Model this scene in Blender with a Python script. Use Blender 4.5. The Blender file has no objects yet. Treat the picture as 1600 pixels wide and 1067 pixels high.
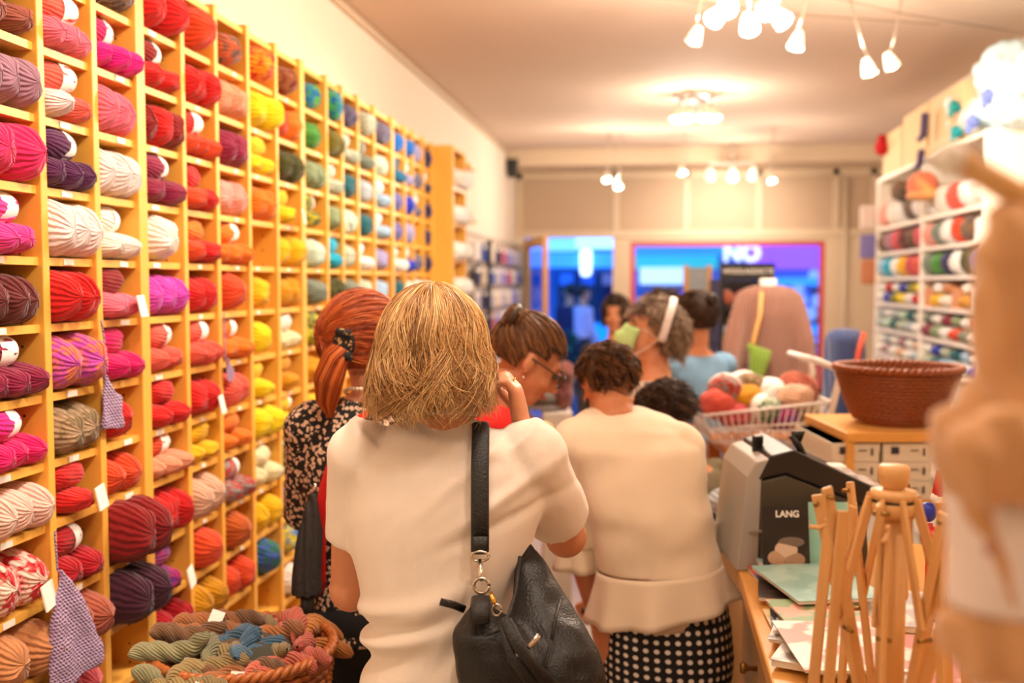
import bpy, bmesh, math, random
import numpy as np
from mathutils import Vector, Matrix, noise
random.seed(7); np.random.seed(7)
S = bpy.context.scene
COL = bpy.data.collections.new('shop')        # joined to the scene at the end of the script
# ------------------------------------------------------------------ camera
F = 1555.0
YAW = math.radians(8.12); PITCH = math.radians(3.37); CAMZ = 1.62
cam_d = bpy.data.cameras.new('camera'); cam = bpy.data.objects.new('camera', cam_d); COL.objects.link(cam)
cam_d.sensor_width = 36.0; cam_d.lens = F/1600*36.0; cam_d.clip_start = .05
cam.location = (0, 0, CAMZ); cam.rotation_euler = (math.pi/2-PITCH, 0, YAW)
cam_d.dof.use_dof = True; cam_d.dof.focus_distance = 1.72; cam_d.dof.aperture_fstop = 2.3
S.camera = cam
# ------------------------------------------------------------------ world, exposure
S.view_settings.view_transform = 'Standard'; S.view_settings.look = 'None'
S.view_settings.gamma = 1.0; S.view_settings.use_curve_mapping = False
S.view_settings.exposure = 0.1
w = bpy.data.worlds.new('evening_sky'); S.world = w; w.use_nodes = True
bg = w.node_tree.nodes['Background']; bg.inputs[0].default_value = (.10, .30, .85, 1); bg.inputs[1].default_value = 2.0
LAMP = (1.0, .84, .68)
def point(loc, power, r=.05, col=LAMP, name='point_light', parent=None):
    l = bpy.data.lights.new(name, 'POINT'); l.energy = power; l.color = col; l.shadow_soft_size = r
    o = bpy.data.objects.new(name, l); COL.objects.link(o); o.location = loc
    if parent: o.parent = parent
    return o
def spot(loc, target, power, size=80, blend=.6, r=.04, col=LAMP):
    l = bpy.data.lights.new('spot_light', 'SPOT'); l.energy = power; l.color = col; l.shadow_soft_size = r
    l.spot_size = math.radians(size); l.spot_blend = blend
    o = bpy.data.objects.new('spot_light', l); COL.objects.link(o); o.location = loc
    d = Vector(target)-Vector(loc); o.rotation_euler = d.to_track_quat('-Z', 'Y').to_euler()
    return o
# added overhead fills without fixtures; the one behind the camera continues the ceiling spots
point((-.35, 1.45, 2.78), 16, .06); point((.60, .75, 2.78), 24, .06); point((-.4, -.7, 2.78), 12, .06); point((-.2, 2.9, 2.78), 12, .06)
for y_ in (.7, 1.7, 2.9, 4.3): spot((-.05, y_, 2.84), (-1.22, y_+.15, 1.45), 85, 92, .9, .05)      # spots without fixtures, added to brighten the yarn wall
spot((.7, 4.0, 2.84), (1.75, 5.7, 1.75), 70, 70, .8, .05)                                     # another added spot, to brighten the white shelf
# ------------------------------------------------------------------ pixel helpers (photo frame 1600x1067)
RV = Vector((math.cos(YAW), math.sin(YAW), 0)); FH = Vector((-math.sin(YAW), math.cos(YAW), 0)); ZV = Vector((0, 0, 1))
FP = FH*math.cos(PITCH)-ZV*math.sin(PITCH); UP = FH*math.sin(PITCH)+ZV*math.cos(PITCH)
def ray(x, y):
    return RV*((x-800)/F)+FP-UP*((y-533.5)/F)
def W(x, y, D):            # world point on a photo ray at horizontal forward distance D
    r = ray(x, y); t = D/r.dot(FH); return Vector((0, 0, CAMZ))+r*t
def onX(x, y, X): r = ray(x, y); return Vector((0, 0, CAMZ))+r*(X/r.x)
def onY(x, y, Y): r = ray(x, y); return Vector((0, 0, CAMZ))+r*(Y/r.y)
def onZ(x, y, Z): r = ray(x, y); return Vector((0, 0, CAMZ))+r*((Z-CAMZ)/r.z)
class Fr:                  # camera-yaw-aligned local frame of one figure, origin on the floor
    def __init__(s, x0, D0):
        s.D0 = D0; s.o = W(x0, 533, D0); s.o.z = 0
        s.c0 = s.o.dot(RV)
    def q(s, x, y, dd=0):
        p = W(x, y, s.D0+dd); return Vector((p.dot(RV)-s.c0, dd, p.z))
    def place(s, o): o.location = s.o; o.rotation_euler = (0, 0, YAW)
# ------------------------------------------------------------------ materials
def lin(c):
    return tuple((v/255/12.92 if v/255 <= .04045 else ((v/255+.055)/1.055)**2.4) for v in c)
MATS = {}
def nn(nt, t, **kw):
    n = nt.nodes.new(t)
    for k, v in kw.items(): setattr(n, k, v)
    return n
def M(name, c, rough=.6, metal=0, bump=0, bscale=60, var=0, vscale=8, spec=.5, emit=0, coords='Object', sheen=0, trans=0):
    if name in MATS: return MATS[name]
    m = bpy.data.materials.new(name); m.use_nodes = True; nt = m.node_tree; b = nt.nodes['Principled BSDF']
    L = lin(c); b.inputs['Base Color'].default_value = (*L, 1); b.inputs['Roughness'].default_value = rough
    b.inputs['Metallic'].default_value = metal; b.inputs['Specular IOR Level'].default_value = spec
    if sheen: b.inputs['Sheen Weight'].default_value = sheen
    if emit: b.inputs['Emission Color'].default_value = (*L, 1); b.inputs['Emission Strength'].default_value = emit
    if bump or var:
        tc = nn(nt, 'ShaderNodeTexCoord')
        if var:
            n = nn(nt, 'ShaderNodeTexNoise'); n.inputs['Scale'].default_value = vscale; n.inputs['Detail'].default_value = 4
            nt.links.new(tc.outputs[coords], n.inputs['Vector'])
            mx = nn(nt, 'ShaderNodeMix', data_type='RGBA'); mx.inputs['A'].default_value = (*[v*(1-var) for v in L], 1)
            mx.inputs['B'].default_value = (*[min(1, v*(1+var)) for v in L], 1)
            nt.links.new(n.outputs['Fac'], mx.inputs['Factor']); nt.links.new(mx.outputs['Result'], b.inputs['Base Color'])
        if bump:
            n2 = nn(nt, 'ShaderNodeTexNoise'); n2.inputs['Scale'].default_value = bscale; n2.inputs['Detail'].default_value = 3
            nt.links.new(tc.outputs[coords], n2.inputs['Vector'])
            bp = nn(nt, 'ShaderNodeBump'); bp.inputs['Strength'].default_value = bump; bp.inputs['Distance'].default_value = .01
            nt.links.new(n2.outputs['Fac'], bp.inputs['Height']); nt.links.new(bp.outputs['Normal'], b.inputs['Normal'])
    MATS[name] = m; return m
def wood(name, c, grain=(1, 1, 14), dark=.78, rough=.45, holes=False):
    if name in MATS: return MATS[name]
    m = M(name, c, rough); nt = m.node_tree; b = nt.nodes['Principled BSDF']; L = lin(c)
    tc = nn(nt, 'ShaderNodeTexCoord'); mp = nn(nt, 'ShaderNodeMapping'); mp.inputs['Scale'].default_value = grain
    nz = nn(nt, 'ShaderNodeTexNoise'); nz.inputs['Scale'].default_value = 3; nz.inputs['Detail'].default_value = 6; nz.inputs['Distortion'].default_value = .8
    nt.links.new(tc.outputs['Object'], mp.inputs['Vector']); nt.links.new(mp.outputs['Vector'], nz.inputs['Vector'])
    mx = nn(nt, 'ShaderNodeMix', data_type='RGBA'); mx.inputs['A'].default_value = (*[v*dark for v in L], 1); mx.inputs['B'].default_value = (*[min(1, v*1.08) for v in L], 1)
    nt.links.new(nz.outputs['Fac'], mx.inputs['Factor'])
    out = mx.outputs['Result']
    if holes:   # small drilled peg holes along the uprights
        sp = nn(nt, 'ShaderNodeSeparateXYZ'); nt.links.new(tc.outputs['Object'], sp.inputs[0])
        def mth(op, a, bb=None):
            n = nn(nt, 'ShaderNodeMath', operation=op)
            for i, v in enumerate((a, bb)):
                if v is None: continue
                if isinstance(v, (int, float)): n.inputs[i].default_value = v
                else: nt.links.new(v, n.inputs[i])
            return n.outputs[0]
        fz = mth('SUBTRACT', mth('FRACT', mth('MULTIPLY', sp.outputs['Z'], 1/.0464)), .5)
        fz = mth('MULTIPLY', fz, .0464)
        fx = mth('SUBTRACT', mth('ABSOLUTE', sp.outputs['X']), .10)
        d = mth('SQRT', mth('ADD', mth('MULTIPLY', fz, fz), mth('MULTIPLY', fx, fx)))
        h = mth('LESS_THAN', d, .0028)
        m2 = nn(nt, 'ShaderNodeMix', data_type='RGBA'); m2.inputs['B'].default_value = (.05, .025, .01, 1)
        nt.links.new(h, m2.inputs['Factor']); nt.links.new(out, m2.inputs['A']); out = m2.outputs['Result']
    nt.links.new(out, b.inputs['Base Color'])
    return m
def yarn(c, c2=None, k=7, fuzz=0):
    """wound yarn: strand relief along the winding, tone variation, optional second colour in stripes"""
    key = f'yarn_{c}_{c2}_{k}_{fuzz}'
    if key in MATS: return MATS[key]
    m = bpy.data.materials.new('yarn'); m.use_nodes = True; nt = m.node_tree; b = nt.nodes['Principled BSDF']
    b.inputs['Roughness'].default_value = .85; b.inputs['Specular IOR Level'].default_value = .2
    b.inputs['Sheen Weight'].default_value = .25+fuzz*.3
    L = lin(c); tc = nn(nt, 'ShaderNodeTexCoord')
    mp = nn(nt, 'ShaderNodeMapping'); mp.inputs['Scale'].default_value = (1, 1, 1); mp.inputs['Rotation'].default_value = (0, 0, .12)
    nt.links.new(tc.outputs['UV'], mp.inputs['Vector'])
    wv = nn(nt, 'ShaderNodeTexWave'); wv.inputs['Scale'].default_value = k; wv.inputs['Distortion'].default_value = 2.2; wv.inputs['Detail'].default_value = 2; wv.inputs['Detail Scale'].default_value = 1.2
    nt.links.new(mp.outputs['Vector'], wv.inputs['Vector'])
    nz = nn(nt, 'ShaderNodeTexNoise'); nz.inputs['Scale'].default_value = 9; nz.inputs['Detail'].default_value = 3
    nt.links.new(tc.outputs['Object'], nz.inputs['Vector'])
    mx = nn(nt, 'ShaderNodeMix', data_type='RGBA'); mx.inputs['A'].default_value = (*[v*.80 for v in L], 1); mx.inputs['B'].default_value = (*[min(1, v*1.12) for v in L], 1)
    nt.links.new(nz.outputs['Fac'], mx.inputs['Factor']); out = mx.outputs['Result']
    if c2:
        n3 = nn(nt, 'ShaderNodeTexNoise'); n3.inputs['Scale'].default_value = 2.2; n3.inputs['Detail'].default_value = 1.5; n3.inputs['Distortion'].default_value = 1.2
        m3 = nn(nt, 'ShaderNodeMapping'); m3.inputs['Scale'].default_value = (1.2, 1.2, 1.2); nt.links.new(tc.outputs['Object'], m3.inputs['Vector']); nt.links.new(m3.outputs['Vector'], n3.inputs['Vector'])
        rp = nn(nt, 'ShaderNodeValToRGB'); rp.color_ramp.elements[0].position = .44; rp.color_ramp.elements[1].position = .56
        nt.links.new(n3.outputs['Fac'], rp.inputs['Fac'])
        m4 = nn(nt, 'ShaderNodeMix', data_type='RGBA'); m4.inputs['B'].default_value = (*lin(c2), 1)
        nt.links.new(rp.outputs['Color'], m4.inputs['Factor']); nt.links.new(out, m4.inputs['A']); out = m4.outputs['Result']
    nt.links.new(out, b.inputs['Base Color'])
    bp = nn(nt, 'ShaderNodeBump'); bp.inputs['Strength'].default_value = .5; bp.inputs['Distance'].default_value = .010
    nt.links.new(wv.outputs['Fac'], bp.inputs['Height']); nt.links.new(bp.outputs['Normal'], b.inputs['Normal'])
    MATS[key] = m; return m
def glass_mat(name='window_glass', tint=(1, 1, 1)):
    if name in MATS: return MATS[name]
    m = bpy.data.materials.new(name); m.use_nodes = True; nt = m.node_tree; nt.nodes.remove(nt.nodes['Principled BSDF'])
    o = nt.nodes['Material Output']; t = nn(nt, 'ShaderNodeBsdfTransparent'); t.inputs[0].default_value = (*tint, 1)
    g = nn(nt, 'ShaderNodeBsdfGlossy'); g.inputs['Roughness'].default_value = .02
    fr = nn(nt, 'ShaderNodeFresnel'); fr.inputs['IOR'].default_value = 1.6
    mx = nn(nt, 'ShaderNodeMixShader'); ge = nn(nt, 'ShaderNodeNewGeometry'); iv = nn(nt, 'ShaderNodeMath', operation='SUBTRACT'); iv.inputs[0].default_value = 1; nt.links.new(ge.outputs['Backfacing'], iv.inputs[1]); mu = nn(nt, 'ShaderNodeMath', operation='MULTIPLY'); nt.links.new(fr.outputs[0], mu.inputs[0]); nt.links.new(iv.outputs[0], mu.inputs[1]); nt.links.new(mu.outputs[0], mx.inputs[0]); nt.links.new(t.outputs[0], mx.inputs[1]); nt.links.new(g.outputs[0], mx.inputs[2]); nt.links.new(mx.outputs[0], o.inputs[0])
    MATS[name] = m; return m
def spots_mat(name, base, spot_c, scale, thr, third=None):
    """small scattered floral print: cells of pale blossom on a ground colour"""
    if name in MATS: return MATS[name]
    m = M(name, base, .8); nt = m.node_tree; b = nt.nodes['Principled BSDF']
    tc = nn(nt, 'ShaderNodeTexCoord'); nz = nn(nt, 'ShaderNodeTexNoise'); nz.inputs['Scale'].default_value = scale*.8
    mxv = nn(nt, 'ShaderNodeMix', data_type='VECTOR'); mxv.inputs['Factor'].default_value = .018
    nt.links.new(tc.outputs['Object'], mxv.inputs['A']); nt.links.new(nz.outputs['Color'], mxv.inputs['B']); nt.links.new(tc.outputs['Object'], nz.inputs['Vector'])
    v = nn(nt, 'ShaderNodeTexVoronoi'); v.inputs['Scale'].default_value = scale; nt.links.new(mxv.outputs['Result'], v.inputs['Vector'])
    rp = nn(nt, 'ShaderNodeValToRGB'); rp.color_ramp.interpolation = 'LINEAR'
    e = rp.color_ramp.elements; e[0].position = thr; e[0].color = (*lin(spot_c), 1); e[1].position = thr+.07; e[1].color = (*lin(base), 1)
    if third:
        k = e.new(thr*.28); k.color = (*lin(third), 1); k2 = e.new(thr*.45); k2.color = (*lin(spot_c), 1)
    nt.links.new(v.outputs['Distance'], rp.inputs['Fac']); nt.links.new(rp.outputs['Color'], b.inputs['Base Color'])
    return m
def hair_mat(name, c0, c1, c2, rough=.42):
    if name in MATS: return MATS[name]
    m = M(name, c1, rough); nt = m.node_tree; b = nt.nodes['Principled BSDF']
    at = nn(nt, 'ShaderNodeAttribute', attribute_name='tone'); rp = nn(nt, 'ShaderNodeValToRGB'); e = rp.color_ramp.elements
    e[0].color = (*lin(c0), 1); e[1].color = (*lin(c2), 1); k = e.new(.5); k.color = (*lin(c1), 1)
    nt.links.new(at.outputs['Fac'], rp.inputs['Fac']); nt.links.new(rp.outputs['Color'], b.inputs['Base Color'])
    b.inputs['Anisotropic'].default_value = .4
    return m
# ------------------------------------------------------------------ mesh helpers
class MB:
    def __init__(s): s.v = []; s.f = []; s.uv = None
    def add(s, vs, fs):
        o = len(s.v); s.v += [tuple(p) for p in vs]; s.f += [tuple(i+o for i in f) for f in fs]; return s
    def box(s, c, d, R=None):
        c = Vector(c); h = [Vector((x*d[0]/2, y*d[1]/2, z*d[2]/2)) for x in (-1, 1) for y in (-1, 1) for z in (-1, 1)]
        if R is not None: h = [R @ p for p in h]
        return s.add([c+p for p in h], [(0, 1, 3, 2), (4, 6, 7, 5), (0, 4, 5, 1), (2, 3, 7, 6), (0, 2, 6, 4), (1, 5, 7, 3)])
    def box2(s, a, b): return s.box([(a[i]+b[i])/2 for i in range(3)], [abs(b[i]-a[i]) for i in range(3)])
    def loft(s, rings, n=20, p=2.0, cap=True):
        """rings: (centre, a-vector, b-vector)"""
        vs = []; fs = []
        for (c, a, b) in rings:
            c = Vector(c); a = Vector(a); b = Vector(b)
            for i in range(n):
                t = 2*math.pi*i/n; ct, st = math.cos(t), math.sin(t)
                if p != 2: ct = math.copysign(abs(ct)**(2/p), ct); st = math.copysign(abs(st)**(2/p), st)
                vs.append(c+a*ct+b*st)
        m = len(rings)
        for k in range(m-1):
            for i in range(n):
                j = (i+1) % n; fs.append((k*n+i, k*n+j, (k+1)*n+j, (k+1)*n+i))
        if cap:
            fs.append(tuple(reversed(range(n)))); fs.append(tuple(range((m-1)*n, m*n)))
        return s.add(vs, fs)
    def tube(s, pts, rad, n=8, flat=1.0, side=None, cap=True):
        pts = [Vector(p) for p in pts]; m = len(pts)
        if not isinstance(rad, (list, tuple)): rad = [rad]*m
        rings = []; prev = Vector(side) if side is not None else None
        for i in range(m):
            t = (pts[min(i+1, m-1)]-pts[max(i-1, 0)])
            t = t.normalized() if t.length > 1e-9 else Vector((0, 0, 1))
            if prev is None: prev = t.orthogonal()
            a = prev-t*prev.dot(t)
            a = a.normalized() if a.length > 1e-6 else t.orthogonal().normalized()
            if side is None: prev = a
            b = t.cross(a); rings.append((pts[i], a*rad[i], b*rad[i]*flat))
        return s.loft(rings, n, cap=cap)
    def ell(s, c, r, R=None, n=16, m=10):
        c = Vector(c); vs = []; fs = []
        for k in range(1, m):
            th = math.pi*k/m
            for i in range(n):
                ph = 2*math.pi*i/n; p = Vector((r[0]*math.sin(th)*math.cos(ph), r[1]*math.sin(th)*math.sin(ph), r[2]*math.cos(th)))
                vs.append(c+(R @ p if R is not None else p))
        t = Vector((0, 0, r[2])); vs.append(c+(R @ t if R is not None else t)); vs.append(c-(R @ t if R is not None else t))
        for k in range(m-2):
            for i in range(n):
                j = (i+1) % n; fs.append((k*n+i, (k+1)*n+i, (k+1)*n+j, k*n+j))
        T = (m-1)*n
        for i in range(n):
            j = (i+1) % n; fs.append((T, i, j)); fs.append((T+1, (m-2)*n+j, (m-2)*n+i))
        return s.add(vs, fs)
    def lathe(s, prof, c=(0, 0, 0), n=24):
        c = Vector(c); return s.loft([(c+Vector((0, 0, z)), (r, 0, 0), (0, r, 0)) for r, z in prof], n)
    def prism(s, poly, d):      # poly: list of 3D points, d: extrusion vector
        n = len(poly); d = Vector(d); vs = [Vector(p) for p in poly]; vs += [p+d for p in vs]
        return s.add(vs, [tuple(reversed(range(n))), tuple(range(n, 2*n))]+[(i, (i+1) % n, n+(i+1) % n, n+i) for i in range(n)])
    def mesh(s, name='mesh', smooth=False, bevel=0):
        me = bpy.data.meshes.new(name); me.from_pydata(s.v, [], s.f)
        bm = bmesh.new(); bm.from_mesh(me)
        bmesh.ops.recalc_face_normals(bm, faces=bm.faces)
        if bevel: bmesh.ops.bevel(bm, geom=[e for e in bm.edges if e.is_manifold and e.calc_face_angle(0) > .5], offset=bevel, segments=2, affect='EDGES', profile=.5)
        bm.to_mesh(me); bm.free()
        if smooth: me.shade_smooth()
        return me
def link(name, me, mat=None, parent=None, loc=None, rot=None, scale=None):
    o = bpy.data.objects.new(name, me); COL.objects.link(o)
    if mat is not None:
        if len(me.materials) == 0: me.materials.append(mat)
        elif me.materials[0] is not mat:
            o.material_slots[0].link = 'OBJECT'; o.material_slots[0].material = mat
    if parent is not None: o.parent = parent
    if loc is not None: o.location = loc
    if rot is not None: o.rotation_euler = rot
    if scale is not None: o.scale = scale
    return o
def omat(o, mat):
    if len(o.data.materials) == 0: o.data.materials.append(None)
    o.material_slots[0].link = 'OBJECT'; o.material_slots[0].material = mat
def tag(o, label, cat, group=None):
    o['label'] = label; o['category'] = cat
    if group: o['group'] = group
    return o
def thing(name, label, cat, loc=(0, 0, 0), rz=0, group=None):
    o = bpy.data.objects.new(name, None); COL.objects.link(o); o.location = loc; o.rotation_euler = (0, 0, rz); o.empty_display_size = .05
    return tag(o, label, cat, group)
def struct(o): o['kind'] = 'structure'; return o
def bxo(name, a, b, mat, parent=None, bevel=0): return link(name, MB().box2(a, b).mesh(name, bevel=bevel), mat, parent)
def remesh(mb, voxel, it=4, folds=None, name='mesh'):
    me = mb.mesh('tmp'); o = bpy.data.objects.new('tmp', me); S.collection.objects.link(o)
    r = o.modifiers.new('r', 'REMESH'); r.mode = 'VOXEL'; r.voxel_size = voxel; r.use_smooth_shade = True
    if it:
        sm = o.modifiers.new('s', 'SMOOTH'); sm.factor = .5; sm.iterations = it
    dg = bpy.context.evaluated_depsgraph_get(); dg.update()
    out = bpy.data.meshes.new_from_object(o.evaluated_get(dg)); bpy.data.objects.remove(o); bpy.data.meshes.remove(me)
    out.materials.clear(); out.name = name
    if folds:
        nv = len(out.vertices); co = np.empty(nv*3, np.float32); no = np.empty(nv*3, np.float32)
        out.vertices.foreach_get('co', co); out.vertices.foreach_get('normal', no)
        ds = np.array([folds(Vector(c)) for c in co.reshape(-1, 3).tolist()], np.float32)
        out.vertices.foreach_set('co', (co.reshape(-1, 3)+no.reshape(-1, 3)*ds[:, None]).ravel()); out.update()
    out.shade_smooth(); return out
def tag_text(s, size, mat, parent, loc, rot, name='lettering', depth=.002, align='CENTER', bold=0):
    c = bpy.data.curves.new('t', 'FONT'); c.body = s; c.size = size; c.extrude = depth; c.align_x = align; c.align_y = 'CENTER'; c.offset = bold
    o = bpy.data.objects.new('t', c); S.collection.objects.link(o)
    dg = bpy.context.evaluated_depsgraph_get(); dg.update(); me = bpy.data.meshes.new_from_object(o.evaluated_get(dg)); bpy.data.objects.remove(o)
    me.materials.clear(); return link(name, me, mat, parent, loc, rot)
def strands(paths, r0, r1, name, tones=None, sides=3):
    """many hair strands as thin tubes; paths array (N,K,3)"""
    P = np.asarray(paths, dtype=float); N, K, _ = P.shape
    T = np.gradient(P, axis=1); T /= np.linalg.norm(T, axis=2, keepdims=True)+1e-12
    ref = np.random.randn(N, 1, 3); A = ref-T*(ref*T).sum(2, keepdims=True); A /= np.linalg.norm(A, axis=2, keepdims=True)+1e-12
    B = np.cross(T, A); rr = np.linspace(0, 1, K); rad = (r0*(1-rr)+r1*rr)*np.minimum(1, (1-rr)*6+.25)
    V = np.zeros((N, K, sides, 3))
    for i in range(sides):
        a = 2*math.pi*i/sides; V[:, :, i] = P+(A*math.cos(a)+B*math.sin(a))*rad[None, :, None]
    idx = np.arange(N*K*sides).reshape(N, K, sides); fs = []
    for i in range(sides):
        j = (i+1) % sides
        fs.append(np.stack([idx[:, :-1, i], idx[:, :-1, j], idx[:, 1:, j], idx[:, 1:, i]], -1).reshape(-1, 4))
    fs = np.concatenate(fs)
    me = bpy.data.meshes.new(name); me.vertices.add(N*K*sides); me.vertices.foreach_set('co', V.ravel())
    me.loops.add(len(fs)*4); me.loops.foreach_set('vertex_index', fs.ravel()); me.polygons.add(len(fs)); me.polygons.foreach_set('loop_start', np.arange(len(fs))*4)
    me.update(calc_edges=True)
    if tones is None: tones = np.random.rand(N)
    at = me.attributes.new('tone', 'FLOAT', 'POINT'); at.data.foreach_set('value', np.repeat(tones, K*sides).astype(np.float32))
    me.shade_smooth(); return me
# ------------------------------------------------------------------ room shell
XL, XR, XR2, CEIL, YN = -1.5, 2.0, 2.7, 2.96, -2.2
YB = onX(806, 442, XL).y
YS = YB-.75                                   # front face of the soffit above the shop window
m_wall = M('warm_white_plaster', (238, 226, 208), .8, bump=.08, bscale=40, var=.02)
m_ceil = M('ceiling_paint', (208, 184, 164), .8, bump=.05, bscale=30, var=.02)
m_back = M('beige_panel_paint', (184, 158, 132), .6, var=.02)
m_trim = M('cream_trim_paint', (206, 184, 156), .5)
m_floor = M('pale_stone_floor', (196, 184, 168), .35, var=.12, vscale=3)
struct(bxo('floor', (XL-.1, YN-.1, -.1), (XR2+.1, YB+.15, 0), m_floor))
struct(bxo('ceiling', (XL-.1, YN-.1, CEIL), (XR2+.1, YB+.15, CEIL+.1), m_ceil))
struct(bxo('wall_left', (XL-.1, YN, 0), (XL, YB+.15, CEIL), m_wall))
wr = struct(bxo('wall_right', (XR, YN, 0), (XR+.1, 8.0, CEIL), m_wall))
bxo('wall_return', (XR, 8.0, 0), (XR2+.1, 8.1, CEIL), m_wall, wr)
bxo('wall_alcove', (XR2, 8.1, 0), (XR2+.1, YB+.15, CEIL), m_wall, wr)
struct(bxo('wall_near', (XL, YN-.1, 0), (XR2, YN, CEIL), m_wall))
struct(bxo('beam', (XL, YS, 2.80), (XR2, YB, CEIL), m_trim))
struct(bxo('trim_1', (XL, 2.2, CEIL-.035), (XL+.03, YS, CEIL), m_trim, None, .008))
# window wall: door opening, glazing, panelled fascia above
dx0 = onY(820, 500, YB).x; dx1 = onY(957, 500, YB).x; wx0 = onY(984, 500, YB).x; wx1 = onY(1288, 500, YB).x
dz = onY(890, 371, YB).z; wz = onY(1130, 377, YB).z; sill = .45
wb = struct(bxo('wall_back', (XL, YB, dz), (XR2, YB+.12, 2.82), m_back))
bxo('pier', (XL, YB, 0), (dx0, YB+.12, dz), m_wall, wb)
bxo('pier', (dx1, YB, 0), (wx0, YB+.12, dz), m_trim, wb)
bxo('pier', (wx1, YB, 0), (XR2, YB+.12, dz), m_trim, wb)
bxo('apron', (wx0, YB, 0), (wx1, YB+.12, sill), m_trim, wb)
if wz < dz: bxo('header', (wx0, YB, wz), (wx1, YB+.12, dz), m_trim, wb)
for px in (812, 963, 1073, 1186, 1306, 1365):
    X = onY(px, 300, YB).x; bxo('batten', (X-.03, YB-.02, dz+.05), (X+.03, YB, 2.80), m_trim, wb)
bxo('rail', (XL, YB-.025, dz+.0), (XR2, YB, dz+.07), m_trim, wb)
bxo('rail', (XL, YB-.02, 2.74), (XR2, YB, 2.80), m_trim, wb)
# window 1 with red frame
m_red = M('red_window_frame', (196, 70, 72), .4)
m_pane = glass_mat()
win = struct(bxo('window_1', (wx0, YB+.04, wz-.05), (wx1, YB+.10, wz), m_red))
bxo('window_frame', (wx0, YB+.04, sill), (wx0+.05, YB+.10, wz-.05), m_red, win)
bxo('window_frame', (wx1-.05, YB+.04, sill), (wx1, YB+.10, wz-.05), m_red, win)
bxo('window_frame', (wx0, YB+.04, sill), (wx1, YB+.10, sill+.05), m_red, win)
bxo('pane', (wx0+.05, YB+.065, sill+.05), (wx1-.05, YB+.073, wz-.05), m_pane, win)
# pinkish narrow wall strip with electric conduit at the right of the window
m_pipe = M('painted_conduit', (214, 196, 170), .4)
X = onY(1318, 400, YB).x
cd = struct(link('trim_2', MB().tube([(X, YB-.05, .1), (X, YB-.05, 2.7)], .02, 10).mesh(smooth=True), m_pipe))
# the open glass shop door, hinged at the left jamb and swung into the shop
m_dw = wood('door_wood', (214, 160, 96), (8, 8, 1))
door = struct(thing('door_1', 'open wooden shop door with a large glass pane swung inwards', 'door', (dx0+.02, YB, 0), 0)); del door['category']
dw = .88; dh = dz-.02; st = .085
ang = math.radians(-70)
door.rotation_euler = (0, 0, ang)
def dbox(n, a, b, m, p=None): return bxo(n, a, b, m, p or door, .004)
dbox('stile', (0, -.025, .02), (st, .025, dh), m_dw); dbox('stile', (dw-st, -.025, .02), (dw, .025, dh), m_dw)
dbox('rail', (st, -.025, dh-.10), (dw-st, .025, dh), m_dw); dbox('rail', (st, -.025, .02), (dw-st, .025, .20), m_dw)
dbox('pane', (st, -.004, .20), (dw-st, .004, dh-.10), glass_mat('door_glass', (.8, .9, 1)))
hd = link('door_handle', MB().tube([(dw-.04, -.03, 1.0), (dw-.04, -.08, 1.0), (dw-.14, -.08, 1.0)], .01, 8).mesh(smooth=True), M('steel', (190, 190, 190), .25, 1), door)
# small black wall speaker in the back left corner
sp_ = tag(link('wall_speaker', MB().loft([((0, 0, -.09), (.045, 0, 0), (0, .05, 0)), ((0, 0, .09), (.06, 0, 0), (0, .055, 0))], 12, 4).mesh(bevel=.004), M('black_plastic', (22, 21, 20), .4)), 'small black loudspeaker high in the corner beside the beam', 'speaker')
p = onX(801, 263, XL+.07); sp_.location = p
# ------------------------------------------------------------------ street outside
m_pav = M('wet_pavement', (80, 110, 150), .3, var=.15)
struct(bxo('street', (-30, YB+.15, -.12), (30, 40, -.02), m_pav))
YF = 21.0
def em(name, c, e): return M(name, c, .5, emit=e)
fac = thing('shop_building', 'blue-lit shop building across the street seen through the glass', 'building', (0, YF, 0))
m_fac = M('blue_facade', (84, 140, 214), .6, var=.1, vscale=1)
def fbox(n, x0, y0, x1, y1, m, proud=.1, back=0, par=None):
    a = onY(x0, y0, YF); b = onY(x1, y1, YF)
    return bxo(n, (a.x, -proud, min(a.z, b.z)), (b.x, back+.12, max(a.z, b.z)), m, par or fac)
bxo('facade_wall', (-14, .12, -.1), (14, .4, 9), m_fac, fac)
fbox('fascia', 760, 300, 900, 392, em('sign_blue_pale', (120, 190, 255), 1.22), .15)
fbox('fascia', 900, 330, 985, 388, em('sign_blue_white', (170, 215, 255), 1.49), .12)
fbox('awning', 760, 398, 985, 418, em('awning_blue', (60, 150, 245), 1.08), .8)
fbox('fascia', 985, 330, 1168, 398, em('sign_sky_blue', (30, 130, 220), 1.08), .15)
fbox('fascia', 985, 400, 1120, 420, em('sign_teal', (20, 165, 170), 1.08), .2)
fbox('fascia', 1168, 330, 1420, 420, em('sign_violet', (140, 80, 225), 1.15), .15)
fbox('fascia', 1180, 434, 1420, 446, em('sign_cyan', (40, 140, 230), 1.22), .2)
fbox('sign_board', 1000, 418, 1075, 444, em('sign_pale', (190, 215, 240), 1.22), .25)
for i, px in enumerate((800, 872, 905, 938, 1010, 1045, 1205, 1240, 1275)):
    f_ = fbox('shop_window', px, 424 if px < 985 else 450, px+27, 505, M('dark_street_glass', (16, 34, 80), .1), .05)
    fbox('pane', px+3, 427 if px < 985 else 453, px+24, 445 if px < 985 else 500, em('shop_glow_%d' % (i % 3), ((80, 90, 140), (30, 90, 210), (24, 70, 180))[i % 3], 1.0), .06, 0, fac)
fbox('plinth', 760, 505, 1420, 560, em('shop_glow_low', (20, 140, 235), 1.1), .06)
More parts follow.
